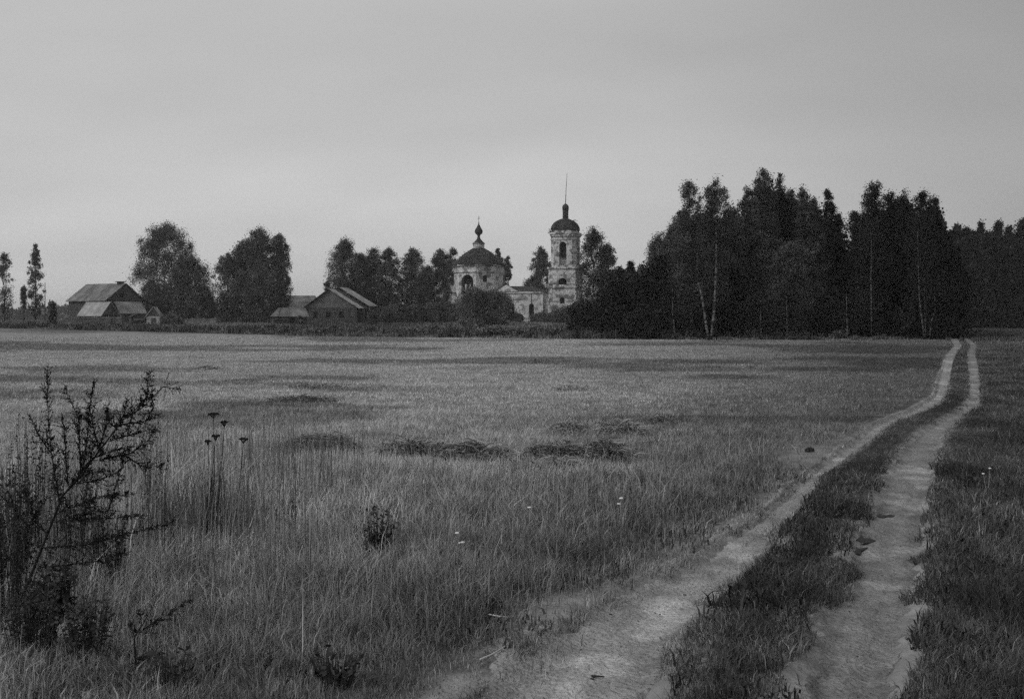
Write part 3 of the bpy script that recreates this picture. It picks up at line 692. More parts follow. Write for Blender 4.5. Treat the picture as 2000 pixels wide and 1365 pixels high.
for i, px in enumerate((745, 778, 812, 846, 876)):
    village.append((px, (600, 594, 598, 592, 590)[i], 48, 196 + i, 'broad', .0, dict(n=50), ('low hedge bush next to the log house porch', 'low hedge bush one step right of the porch', 'low hedge bush halfway from the log house to the church', 'low hedge bush two steps left of the church', 'low hedge bush under the left end of the church')[i], M_LEAF_D, 'hedge_bush'))
for i, (px, top, w) in enumerate(((335, 616, 44), (726, 606, 22), (586, 618, 16))):
    village.append((px, top, w, 174, 'broad', .0, dict(n=30), ('low bush right of the whitewashed shed', 'bush growing against the log house porch', 'bush at the foot of the log house gable wall')[i], M_LEAF_D, 'bush'))
for (px, top, w, d, kind, cb, ex, lab, lm, nm) in village:
    place_tree(px, top, w * 1.15, d, kind, cb, lab, 'bush' if 'bush' in nm else 'tree', LV if 'bush' not in nm else 'bushes around the village', leafm=lm, name=nm, barkm=(M_BIRCHD if 'birch' in nm else M_BARK), **ex)
# left pole and post
def pole(px, top, d, r, mat, name, lab, cat, lean=0):
    x = PX(px, d); z0 = hz1(x, d)
    o = MB().tube([(0, 0, -.2), (lean * .5, 0, (PZ(top, d) - z0) * .5), (lean, 0, PZ(top, d) - z0)], [r, r * .85, r * .6], 8).build(name, mat, None, True)
    o.location = (x, d, z0); return tag(o, lab, cat)
pole(88, 552, 158, .07, M_BARK, 'bare_pole', 'tall thin bare pole rising left of the barn', 'pole')
pole(95, 585, 156, .13, M_BIRCH, 'birch_stub', 'short white birch stem beside the bare pole', 'tree trunk', .15)

# ------------------------------------------------------------------ houses
def cut(o, cutters):
    """recess openings into a wall mesh"""
    for c in cutters:
        tmp = link('cutter', c.mesh('cutter')); tmp.matrix_world = Matrix.Identity(4)
        md = o.modifiers.new('b', 'BOOLEAN'); md.operation = 'DIFFERENCE'; md.object = tmp; md.solver = 'EXACT'
        par = o.parent; o.parent = None
        dg = bpy.context.evaluated_depsgraph_get(); dg.update()
        me = bpy.data.meshes.new_from_object(o.evaluated_get(dg)); o.modifiers.clear(); o.data = me; o.parent = par
        bpy.data.objects.remove(tmp)
    return o
def gable_house(name, px, d, rot, Wd, Ln, eave, ridge, wallm, roofm, gablem, over=.35, rough=.12):
    x = PX(px, d); z0 = hz1(x, d) 
    r_ = empty(name, (x, d, z0), rot + math.atan2(-x, d))
    MB().box(0, Wd, 0, Ln, -.4, eave).build('wall', wallm, r_)
    for y0, y1 in ((0.0, .12), (Ln - .12, Ln)):
        g_ = MB()
        g_.add([(0, y0, eave + .002), (Wd, y0, eave + .002), (Wd / 2, y0, ridge), (0, y1, eave + .002), (Wd, y1, eave + .002), (Wd / 2, y1, ridge)], [(0, 1, 2), (5, 4, 3), (0, 3, 4, 1), (1, 4, 5, 2), (2, 5, 3, 0)])
        g_.build('gable', gablem, r_)
    sl = (ridge - eave) / (Wd / 2); e = over
    rf = MB().slab((-e, -e, eave - e * sl), (-e, Ln + e, eave - e * sl), (Wd / 2, Ln + e, ridge + .01), (Wd / 2, -e, ridge + .01), -rough)
    rf.slab((Wd / 2, -e, ridge + .01), (Wd / 2, Ln + e, ridge + .01), (Wd + e, Ln + e, eave - e * sl), (Wd + e, -e, eave - e * sl), -rough)
    ro = rf.build('roof', roofm, r_)
    return r_, ro
# big barn on the left
barn, ro = gable_house('barn', 206, 190, R(37), 7.8, 10.0, 3.95, 6.75, M_WOODD, M_ROOF, M_PLANK)
MB().box(3.45, 4.35, .7, 1.5, 6.3, 7.05).build('chimney', M_ROOFD, ro)
MB().box(3.2, 4.6, .5, 1.7, 7.06, 7.18).build('chimney_cap', M_IRON, ro)
mb = MB()
mb.box(2.9, 3.7, -.05, -.003, 4.5, 5.3); mb.build('gable_hatch', M_DARK, barn)
for k in range(2): MB().box(4.6 + k * 1.6, 5.4 + k * 1.6, -.05, -.003, 1.8, 2.7).build('window', M_DARK, barn)
tag(barn, 'big grey wooden barn with a high weathered gable roof, left end of the village', 'barn')
# lean-to against the barn's gable, striped pale boards on its roof
x, y = PX(236, 187), 187; z0 = hz1(x, y)
lt = empty('lean_to', (x, y, z0), R(16) + math.atan2(-x, y)); 
MB().box(0, 4.0, 0, 3.0, -.3, 1.55).build('wall', M_PLANK, lt)
rf = MB().slab((-.2, -.3, 1.58), (-.2, 3.0, 3.6), (4.3, 3.0, 3.6), (4.3, -.3, 1.58), -.1).build('roof', M_ROOF, lt)
mb = MB()
for k in range(7): mb.slab((2.2 + k * .3, -.31, 1.69), (1.95 + k * .3, 2.3, 3.30), (2.10 + k * .3, 2.3, 3.30), (2.35 + k * .3, -.31, 1.69), -.04)
mb.build('roof_boards', M_PLANKL, lt); MB().box(1.5, 2.4, -.06, -.003, -.2, 1.3).build('door', M_DARK, lt)
tag(lt, 'low lean-to with slanting pale boards on its roof, against the barn gable', 'lean-to')
# low hut before the barn
hut, ro = gable_house('hut', 198, 181, R(46), 3.6, 4.6, 1.55, 3.5, M_WOODD, M_ROOFL, M_PLANK, .3)
MB().box(1.2, 2.1, -.05, -.003, 0, 1.4).build('door', M_DARK, hut)
tag(hut, 'low hut with a pale slanting roof standing in front of the barn', 'hut')
# board fence
def fence(px0, px1, d, h, n, lab, m=M_PLANK, mtop=M_PLANKL):
    x0, x1 = PX(px0, d), PX(px1, d); z0 = hz1((x0 + x1) / 2, d); r_ = empty('board_fence', (x0, d, z0)); Lx = x1 - x0
    b = MB(); rr = random.Random(int(px0))
    k = 0.0
    while k < Lx - .14:
        if rr.random() > .08: b.box(k, k + .13, 0, .025, .05, h * rr.uniform(.82, 1.0))
        k += .155
    b.build('boards', m, r_); MB().box(-.1, Lx + .1, -.06, -.003, h * .86, h * .95).build('rail', mtop, r_)
    for i in range(n): MB().box(i * Lx / (n - 1) - .08, i * Lx / (n - 1) + .08, .03, .17, -.2, h * 1.12).build('post', mtop, r_)
    tag(r_, lab, 'fence')
fence(140, 236, 172, 1.3, 5, 'weathered board fence with pale posts in front of the barn')
fence(330, 420, 184, .9, 5, 'low pale rail fence under the big spreading birch', M_PLANKL)
# dark shed with a pale board and the whitewashed shed
sh, ro = gable_house('shed', 257, 174, R(10), 2.1, 2.2, 1.25, 1.7, M_WOODD, M_ROOFD, M_WOODD, .15)
MB().box(.3, 1.9, -.05, -.003, .75, 1.0).build('board', M_PLANKL, sh)
tag(sh, 'tiny dark shed with one pale board, between the lean-to and the whitewashed shed', 'shed')
sh, ro = gable_house('shed', 286, 174, R(-8), 2.1, 3.0, 1.35, 2.75, M_WHITE, M_ROOFL, M_PLANK, .2)
MB().box(.7, 1.35, -.05, -.003, -.1, 1.1).build('door', M_PLANK, sh)
tag(sh, 'small whitewashed shed with a dark gable right of the barn', 'shed')

# log house in the middle
lh = empty('log_house', (PX(598, 190), 190, hz1(PX(598, 190), 190)), R(-21) + math.atan2(-PX(598, 190), 190))
Wd, Ln, ev, rg_ = 8.9, 9.2, 2.75, 5.75
MB().box(0, Wd, 0, Ln, -.4, ev).build('wall', M_WOODD, lh)
MB().add([(0, 0, ev + .002), (Wd, 0, ev + .002), (Wd * .46, 0, rg_), (0, .12, ev + .002), (Wd, .12, ev + .002), (Wd * .46, .12, rg_)], [(0, 1, 2), (5, 4, 3), (0, 3, 4, 1), (1, 4, 5, 2), (2, 5, 3, 0)]).build('gable', M_PLANK, lh)
c = Wd * .46
rf = MB().slab((-.6, -.4, ev - .3), (-.6, Ln + .3, ev - .1), (c, Ln + .3, rg_ + .55), (c, -.4, rg_), -.12).build('roof', M_ROOFD, lh)
def rstrip(y0, y1, up, nm, m, par, e=.55):
    MB().slab((c, y0, rg_ + up), (c, y1, rg_ + up), (Wd + e, y1, ev - .25 + up), (Wd + e, y0, ev - .25 + up), -.1).build(nm, m, par)
rstrip(-.4, 2.2, .02, 'roof_panel', M_ROOFL, lh); rstrip(2.22, 5.1, .0, 'roof_panel', M_ROOFD, lh, .3); rstrip(5.12, Ln + .3, .42, 'roof_panel', M_ROOFL, lh, .7)
[MB().box(1.2 + k * 2.3, 2.0 + k * 2.3, -.05, -.003, 1.0, 2.0).build('window', M_DARK, lh) for k in range(3)]
MB().box(Wd + .003, Wd + .06, .9, 2.0, -.1, 1.9).build('door', M_DARK, lh)
for k in range(3): MB().box(Wd + .35, Wd + .5, 2.4 + k * 3.2, 2.55 + k * 3.2, -.3, ev - .3 + (.42 if k else 0)).build('porch_post', M_PLANKL, lh)
tag(lh, 'grey log house with pale sheets on the right slope of its roof', 'house')
# house behind it
x, y = PX(543, 214), 214; bh = empty('village_house', (x, y, hz1(x, y)), R(3) + math.atan2(-x, y)); Wd = 8.2
MB().box(.3, Wd - .3, 0, 5, -.3, 3.0).build('wall', M_WOODD, bh)
z = PZ(577, 216) - hz1(x, y)
MB().add([(0, -.4, 2.8), (Wd, -.4, 2.8), (Wd - 1.0, 2.5, z), (1.0, 2.5, z), (0, 5.4, 2.8), (Wd, 5.4, 2.8)], [(0, 1, 2, 3), (5, 4, 3, 2), (0, 3, 4), (1, 5, 2), (0, 4, 5, 1)]).build('roof', M_ROOF, bh)
MB().box(2, 2.9, -.04, -.003, 1, 2).build('window', M_DARK, bh)
tag(bh, 'house whose grey roof shows behind the log house, left of its gable', 'house')
# shed left of the log house
x, y = PX(531, 176), 176; z0 = hz1(x, y); s3 = empty('open_shed', (x, y, z0), R(3) + math.atan2(-x, y))
MB().box(.25, 5.4, .1, 3.0, -.3, 1.35).build('wall', M_WOODD, s3)
MB().add([(-.1, -.3, 1.3), (5.75, -.3, 1.25), (5.3, 1.5, 2.65), (1.15, 1.5, 2.7), (-.1, 3.3, 1.3), (5.75, 3.3, 1.3)], [(0, 1, 2, 3), (5, 4, 3, 2), (0, 3, 4), (1, 5, 2), (0, 4, 5, 1)]).build('roof', M_ROOF, s3)
MB().slab((.9, -.34, 1.3), (1.3, 1.5, 2.72), (1.42, 1.5, 2.72), (1.02, -.34, 1.3), -.05).build('roof_batten', M_PLANK, s3)
MB().box(2.8, 4.2, .03, .097, -.2, 1.2).build('doorway', M_DARK, s3); MB().box(.4, 2.6, .03, .097, .85, 1.02).build('board', M_PLANKL, s3)
tag(s3, 'small dark shed with a hipped grey roof and open doorway, left of the log house', 'shed')

# ------------------------------------------------------------------ church
DC = 240.0; xc = PX(935, DC); zc = hz1(xc, DC)
ch = empty('church', (xc, DC, zc), R(-15)); sc = DC / F
def hh(py, d=DC): return PZ(py, d) - zc
Rc = 5.3; a0 = -math.pi / 2 + R(-5) + R(15)
def octo(r_, n=8, a=a0, c=(0, 0)): return [(c[0] + r_ * math.cos(a + 2 * math.pi * k / n), c[1] + r_ * math.sin(a + 2 * math.pi * k / n)) for k in range(n)]
wt = hh(521)
drum = MB().prism(octo(Rc), -.5, wt).build('wall', M_PLAST, ch)
def arch_poly(w, h, n=10, z0=0.0):
    r_ = w / 2; p = [(-r_, z0), (r_, z0)]
    return p + [(r_ * math.cos(math.pi * k / n), z0 + h - r_ + r_ * math.sin(math.pi * k / n)) for k in range(n + 1)]
def arch_prism(w, h, z0, cx_, cy_, ang, depth_out, depth_in, inset=0.0):
    """arch-shaped solid whose outward normal is at angle ang, centred at wall point (cx_,cy_)"""
    n = Vector((math.cos(ang), math.sin(ang), 0)); u = Vector((-math.sin(ang), math.cos(ang), 0)); p = arch_poly(w, h)
    A = [Vector((cx_, cy_, z0)) + u * q[0] + Vector((0, 0, q[1])) + n * depth_out for q in p]
    B = [Vector((cx_, cy_, z0)) + u * q[0] + Vector((0, 0, q[1])) - n * depth_in for q in p]
    m = len(p)
    return MB().add(A + B, [tuple(range(m)), tuple(range(2 * m - 1, m - 1, -1))] + [(i, m + i, m + (i + 1) % m, (i + 1) % m) for i in range(m)])
ap = Rc * math.cos(math.pi / 8)
def face(k): a = a0 + math.pi / 4 * (k + .5); return a, ap * math.cos(a), ap * math.sin(a)
af, fx, fy = face(-1); ag, hx, hy = face(0)
cuts = [arch_prism(2.9, hh(538) - hh(575), hh(575), fx, fy, af, .5, 1.1), arch_prism(.95, hh(539) - hh(552), hh(552), hx, hy, ag, .5, .9)]
cut(drum, cuts)
for (w, hgt_, z0_, x_, y_, a_, dp) in ((2.86, hh(538) - hh(575), hh(575), fx, fy, af, 1.05), (.93, hh(539) - hh(552), hh(552), hx, hy, ag, .85)):
    o = arch_prism(w, hgt_, z0_ , x_, y_, a_, -dp + .2, dp).build('window', M_DARK, drum)
u = Vector((-math.sin(af), math.cos(af), 0)); nn = Vector((math.cos(af), math.sin(af), 0))
for s in (-1, 1):
    p = Vector((fx, fy, 0)) + u * .48 * s - nn * .3
    MB().box(p.x - .17, p.x + .17, p.y - .17, p.y + .17, hh(574), hh(556)).build('window_pier', M_PLAST, drum)
MB().prism(octo(Rc + .22), wt - 1.35, wt - 1.15).build('string_course', M_PLAST, drum)
MB().prism(octo(Rc + .32), wt + .002, wt + .28).build('cornice', M_PLAST, drum)
dome = MB().lathe([(Rc + .38, wt + .285), (Rc + .1, wt + .6), (Rc - .45, wt + 1.2), (Rc - 1.2, wt + 1.95), (Rc - 2.1, wt + 2.7), (Rc - 3.1, wt + 3.35), (1.3, wt + 3.9)], n=26, rot=.1, jag=.03).build('dome', M_DOME, ch)
zt = wt + 3.88
MB().lathe([(1.22, zt), (1.22, zt + .95), (1.4, zt + 1.0), (1.4, zt + 1.1)], n=16).build('lantern', M_PLAST, dome)
MB().lathe([(1.35, zt + 1.105), (.95, zt + 1.4), (.42, zt + 2.0), (.28, zt + 2.4), (.3, zt + 2.8), (.72, zt + 3.15), (.88, zt + 3.6), (.72, zt + 4.1), (.4, zt + 4.6), (.15, zt + 5.1), (.05, zt + 5.7)], n=18).build('onion_cupola', M_IRON, dome, True)
MB().box(-.035, .035, -.035, .035, zt + 5.6, zt + 6.9).box(-.3, .3, -.03, .03, zt + 6.35, zt + 6.42).build('cross', M_IRON, dome)
# saplings and moss on the dome
rg2 = np.random.default_rng(5)
an = rg2.uniform(0, 2 * np.pi, 110); q = rg2.uniform(0, 1, 110) ** 1.5; rr_ = Rc + .2 - q * 3.0
pts = np.stack([rr_ * np.cos(an), rr_ * np.sin(an), wt + .5 + 2.9 * (Rc + .2 - rr_) / 3.4], 1)
V, T = leaves_arrays(pts, rg2.uniform(.12, .34, 110), 34, .16, rg2, 1.2)
link('roof_growth', np_mesh('roof_growth', V, np.arange(len(V)), 3, T), M_LEAF_D, dome)
# apse on the left
aw = hh(571); axp = Vector((-4.6, 1.0, 0))
MB().lathe([(3.3, -.5), (3.3, aw)], c=(axp.x, axp.y), n=20).build('apse_wall', M_PLAST, ch)
MB().lathe([(3.6, aw + .002), (3.3, aw + .15), (.6, aw + 1.9), (.05, aw + 2.1)], c=(axp.x, axp.y), n=20).build('apse_roof', M_ROOFL, ch)
# refectory
x0, x1, yf = 4.3, 14.8, -3.3; rw = hh(571)
ref = MB().box(x0, x1, yf, 4.0, -.5, rw).build('refectory_wall', M_PLAST, ch)
def along(px):       # local x on the refectory front for a photo column
    best = min(np.linspace(x0 - 6, x1 + 10, 900), key=lambda u_: abs((1000 + F * (xc + u_ * math.cos(R(-15)) - yf * math.sin(R(-15))) / (DC + u_ * math.sin(R(-15)) + yf * math.cos(R(-15)))) - px)); return float(best)
w1, w2 = along(1038), along(1002); z1, z2 = hh(618, 234), hh(593, 234)
cut(ref, [arch_prism(1.1, z2 - z1, z1, w1, yf, -math.pi / 2, .5, .7), arch_prism(.5, z2 - z1 - .1, z1 + .1, w2, yf, -math.pi / 2, .5, .7)])
arch_prism(1.08, z2 - z1, z1, w1, yf, -math.pi / 2, -.5, .68).build('doorway', M_DARK, ref); arch_prism(.48, z2 - z1 - .1, z1 + .1, w2, yf, -math.pi / 2, -.5, .68).build('window', M_DARK, ref)
MB().box(w1 - .03, w1 + .05, yf - .12, yf - .003, z2 + .1, rw - .1).build('drain_pipe', M_IRON, ref)
MB().box(x0 - .1, x1 + .1, yf - .18, yf - .003, rw - .35, rw - .05).build('cornice', M_PLAST, ref)
MB().box(x0, w1 - 1.5, yf - .1, yf - .003, hh(586), hh(584)).build('string_course', M_PLAST, ref)
pa, pb = along(966), along(1012)
MB().add([(pa, yf - .3, rw + .003), (pb, yf - .3, rw + .003), ((pa + pb) / 2, yf - .3, hh(557, 236)), (pa, yf + .6, rw + .003), (pb, yf + .6, rw + .003), ((pa + pb) / 2, yf + .6, hh(557, 236))], [(0, 1, 2), (5, 4, 3), (0, 3, 4, 1), (1, 4, 5, 2), (2, 5, 3, 0)]).build('pediment', M_PLAST, ch)
MB().add([(x0, yf + .65, rw + .003), (x1 + .3, yf - .3, rw + .004), (x1 + .3, 4.2, rw + .004), (x0, 4.2, rw + .003), (x0 + .3, .4, rw + 1.3), (x1 - 3.2, .4, rw + 1.2)], [(0, 1, 5, 4), (1, 2, 5), (2, 3, 4, 5), (3, 0, 4), (0, 3, 2, 1)]).build('refectory_roof', M_ROOFD, ch)
# bell tower
DT = 231.0; xt = PX(1104.5, DT); v_ = Vector((xt - xc, DT - DC, 0)); v_.rotate(Matrix.Rotation(R(15), 3, 'Z')); tcx, tcy = v_.x, v_.y
def sq(hw, ch_=0.0):
    if ch_ <= 0: return [(tcx - hw, tcy - hw), (tcx + hw, tcy - hw), (tcx + hw, tcy + hw), (tcx - hw, tcy + hw)]
    c_ = ch_; return [(tcx - hw + c_, tcy - hw), (tcx + hw - c_, tcy - hw), (tcx + hw, tcy - hw + c_), (tcx + hw, tcy + hw - c_), (tcx + hw - c_, tcy + hw), (tcx - hw + c_, tcy + hw), (tcx - hw, tcy + hw - c_), (tcx - hw, tcy - hw + c_)]
tz = lambda py: PZ(py, DT) - zc
h1, h2 = 2.95, 2.62
low = MB().prism(sq(h1, .25), -.5, tz(526)).build('tower_lower_wall', M_PLAST, ch)
ft = tcy - h1
cut(low, [arch_prism(1.75, tz(544) - tz(557), tz(557), tcx, ft, -math.pi / 2, .5, .9), arch_prism(1.0, tz(581) - tz(593), tz(593), tcx - .05, ft, -math.pi / 2, .5, .9)])
arch_prism(1.72, tz(544) - tz(557), tz(557), tcx, ft, -math.pi / 2, -.7, .88).build('window', M_DARK, low); arch_prism(.97, tz(581) - tz(593), tz(593), tcx - .05, ft, -math.pi / 2, -.7, .88).build('window', M_DARK, low)
for a_, b_, e_ in ((523, 526, .22), (553.5, 555.5, .14), (560, 563, .2), (586.5, 588.5, .14)):
    if a_ == 553.5:
        for s0, s1 in ((-h1 - .14, -1.0), (1.0, h1 + .14)): MB().box(tcx + s0, tcx + s1, ft - .14, ft - .003, tz(b_), tz(a_)).build('string_course', M_PLAST, low)
    elif a_ == 586.5:
        for s0, s1 in ((-h1 - .14, -.7), (.7, h1 + .14)): MB().box(tcx + s0, tcx + s1, ft - .14, ft - .003, tz(b_), tz(a_)).build('string_course', M_PLAST, low)
    else: MB().prism(sq(h1 + e_, .25), tz(b_) + .002, tz(a_)).build('cornice', M_PLAST, low)
for s in (-1, 1):   # corner pilasters
    MB().box(tcx + s * (h1 - .45) - .35, tcx + s * (h1 - .45) + .35, ft - .1, ft - .002, tz(586), tz(564)).build('pilaster', M_PLAST, low)
up = MB().prism(sq(h2, .75), tz(523) + .003, tz(459)).build('tower_upper_wall', M_PLAST, ch)
cs = []
for ang in (-math.pi / 2, 0, math.pi / 2, math.pi):
    cx_, cy_ = tcx + math.cos(ang) * h2, tcy + math.sin(ang) * h2
    cs.append(arch_prism(1.5, tz(474) - tz(519), tz(519), cx_, cy_, ang, .5, 1.2))
cut(up, cs)
for ang in (-math.pi / 2, 0, math.pi):
    cx_, cy_ = tcx + math.cos(ang) * h2, tcy + math.sin(ang) * h2
    arch_prism(1.47, tz(474) - tz(503), tz(503), cx_, cy_, ang, -.9, 1.17).build('bell_opening', M_DARK, up)
for a_, b_, e_ in ((468, 470, .1), (459, 463, .2), (455.5, 459, .34)): MB().prism(sq(h2 + e_, .75), tz(b_) + .003, tz(a_)).build('cornice', M_PLAST, up)
MB().prism(sq(h2 - .1, .75), tz(455.5) + .003, tz(451)).build('parapet', M_PLAST, up)
def oc(r_, z, c_=.30): return [(x_, y_, z) for x_, y_ in sq(r_, r_ * c_)]
q = [(h2 + .02, 450.8), (h2 - .0, 446), (h2 - .15, 441), (h2 - .5, 436), (h2 - 1.0, 432), (h2 - 1.6, 429), (.62, 427.5)]
tdome = MB().loft([oc(r_, tz(y_)) for r_, y_ in q]).build('tower_dome', M_DOME, ch)
MB().lathe([(.62, tz(427.6)), (.6, tz(411)), (.68, tz(410.5)), (.68, tz(409.5))], c=(tcx, tcy), n=12).build('neck', M_DOME, tdome)
MB().lathe([(.66, tz(409.4)), (.7, tz(406)), (.62, tz(402)), (.3, tz(399)), (.05, tz(397.5))], c=(tcx, tcy), n=14).build('cap', M_IRON, tdome, True)
MB().tube([(tcx, tcy, tz(399)), (tcx + .12, tcy, tz(370)), (tcx + .34, tcy, tz(338))], [.085, .06, .03], 6).build('spire', M_IRON, tdome)
rg2 = np.random.default_rng(9); pts = np.array([[tcx + 2.2, tcy - 1.5, tz(441)], [tcx + 2.0, tcy - 1.8, tz(436)], [tcx + 2.3, tcy - 2.2, tz(451)], [tcx - 2.4, tcy - 2.4, tz(452)]])
V, T = leaves_arrays(pts, np.full(4, .35), 60, .25, rg2, 1.0); link('roof_growth', np_mesh('roof_growth', V, np.arange(len(V)), 3, T), M_LEAF_D, tdome)
# low passage joining the tower
MB().box(x1 + .003, tcx - h1 - .003, -2.4, 3.0, -.5, hh(583, 233)).build('passage_wall', M_PLAST, ch)
tag(ch, 'ruined whitewashed church with a broad dark dome, onion cupola and bell tower', 'church')

# ------------------------------------------------------------------ foreground plants
def twig(path, d, r0, mbw, lf, dj=.0, dens=60, size=.03, rg=None, yo=0.0):
    P_ = [Vector((PX(x, d), d + yo + dj * i, PZ(y, d))) for i, (x, y) in enumerate(path)]
    n = len(P_); mbw.tube(P_, [r0 * (1 - .75 * i / (n - 1)) for i in range(n)], 5)
    for i in range(n - 1):
        a, b = P_[i], P_[i + 1]; m = max(1, int((b - a).length * dens))
        ax = (b - a).normalized(); m2 = max(1, int((b - a).length / .006)) if dens > 60 else 0
        for k in range(m2):
            f_ = rg.random(); p = a.lerp(b, f_); sdv = Vector((rg.uniform(-1, 1), rg.uniform(-.6, .6), rg.uniform(-1, 1))) + ax * .9; sdv.normalize()
            q = (i + f_) / (n - 1); Ls = rg.uniform(.02, .12) * (1.15 - .8 * q); e = p + sdv * Ls; mbw.tube([p, e], [.0012, .0007], 3)
            for j in range(int(6 + Ls * 150)):
                pp = p.lerp(e, rg.uniform(.1, 1)); d3 = (sdv + Vector((rg.uniform(-1, 1), rg.uniform(-1, 1), rg.uniform(-1, 1))) * .9).normalized(); l3 = rg.uniform(.006, .015)
                s3_ = d3.cross(Vector((rg.uniform(-1, 1), rg.uniform(-1, 1), rg.uniform(-1, 1)))).normalized() * l3 * .22
                lf.add([pp, pp + d3 * l3 * .5 + s3_, pp + d3 * l3, pp + d3 * l3 * .5 - s3_], [(0, 1, 2, 3)])
        for k in range(m // 12 if dens > 60 else m):
            p = a.lerp(b, rg.random()); dr = (b - a).normalized() * .7 + Vector((rg.uniform(-1, 1), rg.uniform(-1, 1), rg.uniform(-.5, 1)))
            dr.normalize(); L_ = size * rg.uniform(.4, 1.5); s = dr.cross(Vector((rg.uniform(-1, 1), rg.uniform(-1, 1), rg.uniform(-1, 1)))).normalized() * L_ * .24
            lf.add([p - s * .3, p + dr * L_ * .5 + s, p + dr * L_, p + dr * L_ * .5 - s], [(0, 1, 2, 3)])
def K(pts): return [(x * .4617, 700 + y * .4617) for x, y in pts]
main = K([(35, 1215), (45, 1160), (85, 1030), (150, 870), (210, 720), (265, 580), (340, 500), (420, 390), (520, 260), (600, 210), (690, 120)])
br = [[(150, 885), (300, 870), (420, 850), (545, 815)], [(185, 800), (370, 790), (520, 750), (710, 705)], [(235, 690), (400, 675), (620, 660)], [(250, 650), (330, 620), (430, 585), (560, 575)],
      [(320, 530), (420, 515), (500, 480)], [(420, 430), (520, 410), (600, 470), (665, 455)], [(455, 650), (490, 540), (520, 430)], [(440, 420), (560, 400), (640, 340), (690, 280)],
      [(250, 600), (215, 400), (200, 250), (195, 140), (195, 35)], [(340, 480), (330, 260), (300, 200), (268, 130)], [(350, 470), (370, 340), (382, 200), (400, 100)], [(420, 380), (440, 300), (450, 215)],
      [(500, 290), (525, 230), (535, 170)], [(580, 220), (630, 160), (642, 50)], [(290, 540), (280, 420), (278, 300), (270, 240)], [(215, 400), (170, 330), (140, 250)], [(500, 280), (600, 270), (660, 240)],
      [(460, 350), (560, 320), (650, 300)], [(400, 420), (480, 390), (560, 370)], [(300, 540), (380, 440), (410, 330)], [(420, 400), (380, 200), (410, 195)], [(690, 120), (740, 128)], [(540, 250), (600, 190), (655, 130)],
      [(115, 915), (60, 860), (20, 835)], [(380, 780), (460, 740), (560, 745)], [(300, 690), (400, 640), (450, 660)], [(420, 850), (460, 880)], [(280, 560), (360, 480), (470, 470)], [(500, 300), (460, 280), (440, 200)], [(200, 740), (150, 700), (120, 620), (90, 560)],
      [(560, 235), (540, 300), (480, 340)], [(640, 160), (650, 200), (620, 260)]]
d0 = 6.9; rdm = random.Random(3)
def weed(name, lab, cat, paths, d, r0, dens, size, rg, m=M_DRY, grp=None, spread=.12):
    wb, lf = MB(), MB()
    for i, p in enumerate(paths): twig(p, d, r0 if i == 0 else r0 * .4, wb, lf, rg.uniform(-.03, .03) if i else 0.0, dens * (.12 if i == 0 else 1), size, rg)
    x0, y0 = paths[0][0]; loc = Vector((PX(x0, d), d, hz1(PX(x0, d), d)))
    for b in (wb, lf): b.v = [tuple(Vector(q) - loc) for q in b.v]
    r_ = empty(name, loc); wb.build('stem', m, r_); lf.build('leaves', m, r_); return tag(r_, lab, cat, grp)
weed('mugwort_plant', 'large dark dried mugwort leaning right at the lower left corner', 'weed', [main] + [K(b) for b in br], d0, .011, 260, .034, rdm)
weed('dry_weed', 'small dark forked dry weed at the bottom edge right of the large mugwort', 'weed',
     [K([(578, 1340), (572, 1260), (568, 1180), (600, 1130), (640, 1060), (682, 970)]), K([(590, 1160), (640, 1120), (700, 1090), (790, 1030)]), K([(572, 1270), (640, 1250), (690, 1232)]), K([(570, 1180), (545, 1140)]), K([(600, 1130), (590, 1080)]), K([(575, 1300), (600, 1270), (620, 1265)])], 6.3, .006, 170, .03, rdm)
weed('tall_weed', 'thin dark weed at the left edge beside the mugwort', 'weed', [K([(60, 900), (110, 700), (50, 600), (5, 490)]), K([(110, 700), (60, 640), (20, 590)]), K([(90, 780), (130, 690), (180, 600)]), K([(60, 650), (30, 560), (40, 480)])], 7.5, .006, 160, .035, rdm)
# umbels
def umbel(lab, heads, base, d):
    r_ = empty('umbel_plant', (PX(base[0], d), d, hz1(PX(base[0], d), d))); o = Vector(r_.location); wb = MB()
    for (x, y, w) in heads:
        p0 = Vector((PX(base[0], d), d, o.z)) - o; p1 = Vector((PX(x, d), d + rdm.uniform(-.05, .05), PZ(y, d))) - o
        mid = p0.lerp(p1, .55) + Vector((rdm.uniform(-.02, .02), 0, .02)); st = p1 - Vector((0, 0, .04)); wb.tube([p0, mid, st], [.0045, .0035, .0025], 5)
        hb = MB(); rw_ = w * d / F / 2
        for k in range(26):
            a = rdm.uniform(0, 6.283); q = rw_ * math.sqrt(rdm.random()); e = p1 + Vector((q * math.cos(a), q * math.sin(a), -.15 * q + .008 * rdm.random()))
            wb.tube([st, e], [.0015, .001], 3)
            for j in range(4):
                f = e + Vector((rdm.uniform(-1, 1), rdm.uniform(-1, 1), rdm.uniform(-.3, .5))) * .009; hb.lathe([(.0, f.z - .004), (.0055, f.z), (.0, f.z + .005)], c=(f.x, f.y), n=5)
        hb.build('umbel', M_DRY, r_)
    wb.build('stem', M_DRY, r_); tag(r_, lab, 'weed', 'dried umbels left of the field')
umbel('dried umbel weed with the two highest flat dark heads', [(418, 808, 21), (437, 825, 14)], (412, 1010), 9.6)
umbel('dried umbel weed with one small flat head, below the tallest heads', [(422, 851, 15), (405, 862, 8)], (400, 1020), 9.4)
umbel('dried umbel weed with a single flat head, right of the others', [(474, 858, 17)], (452, 1000), 9.7)
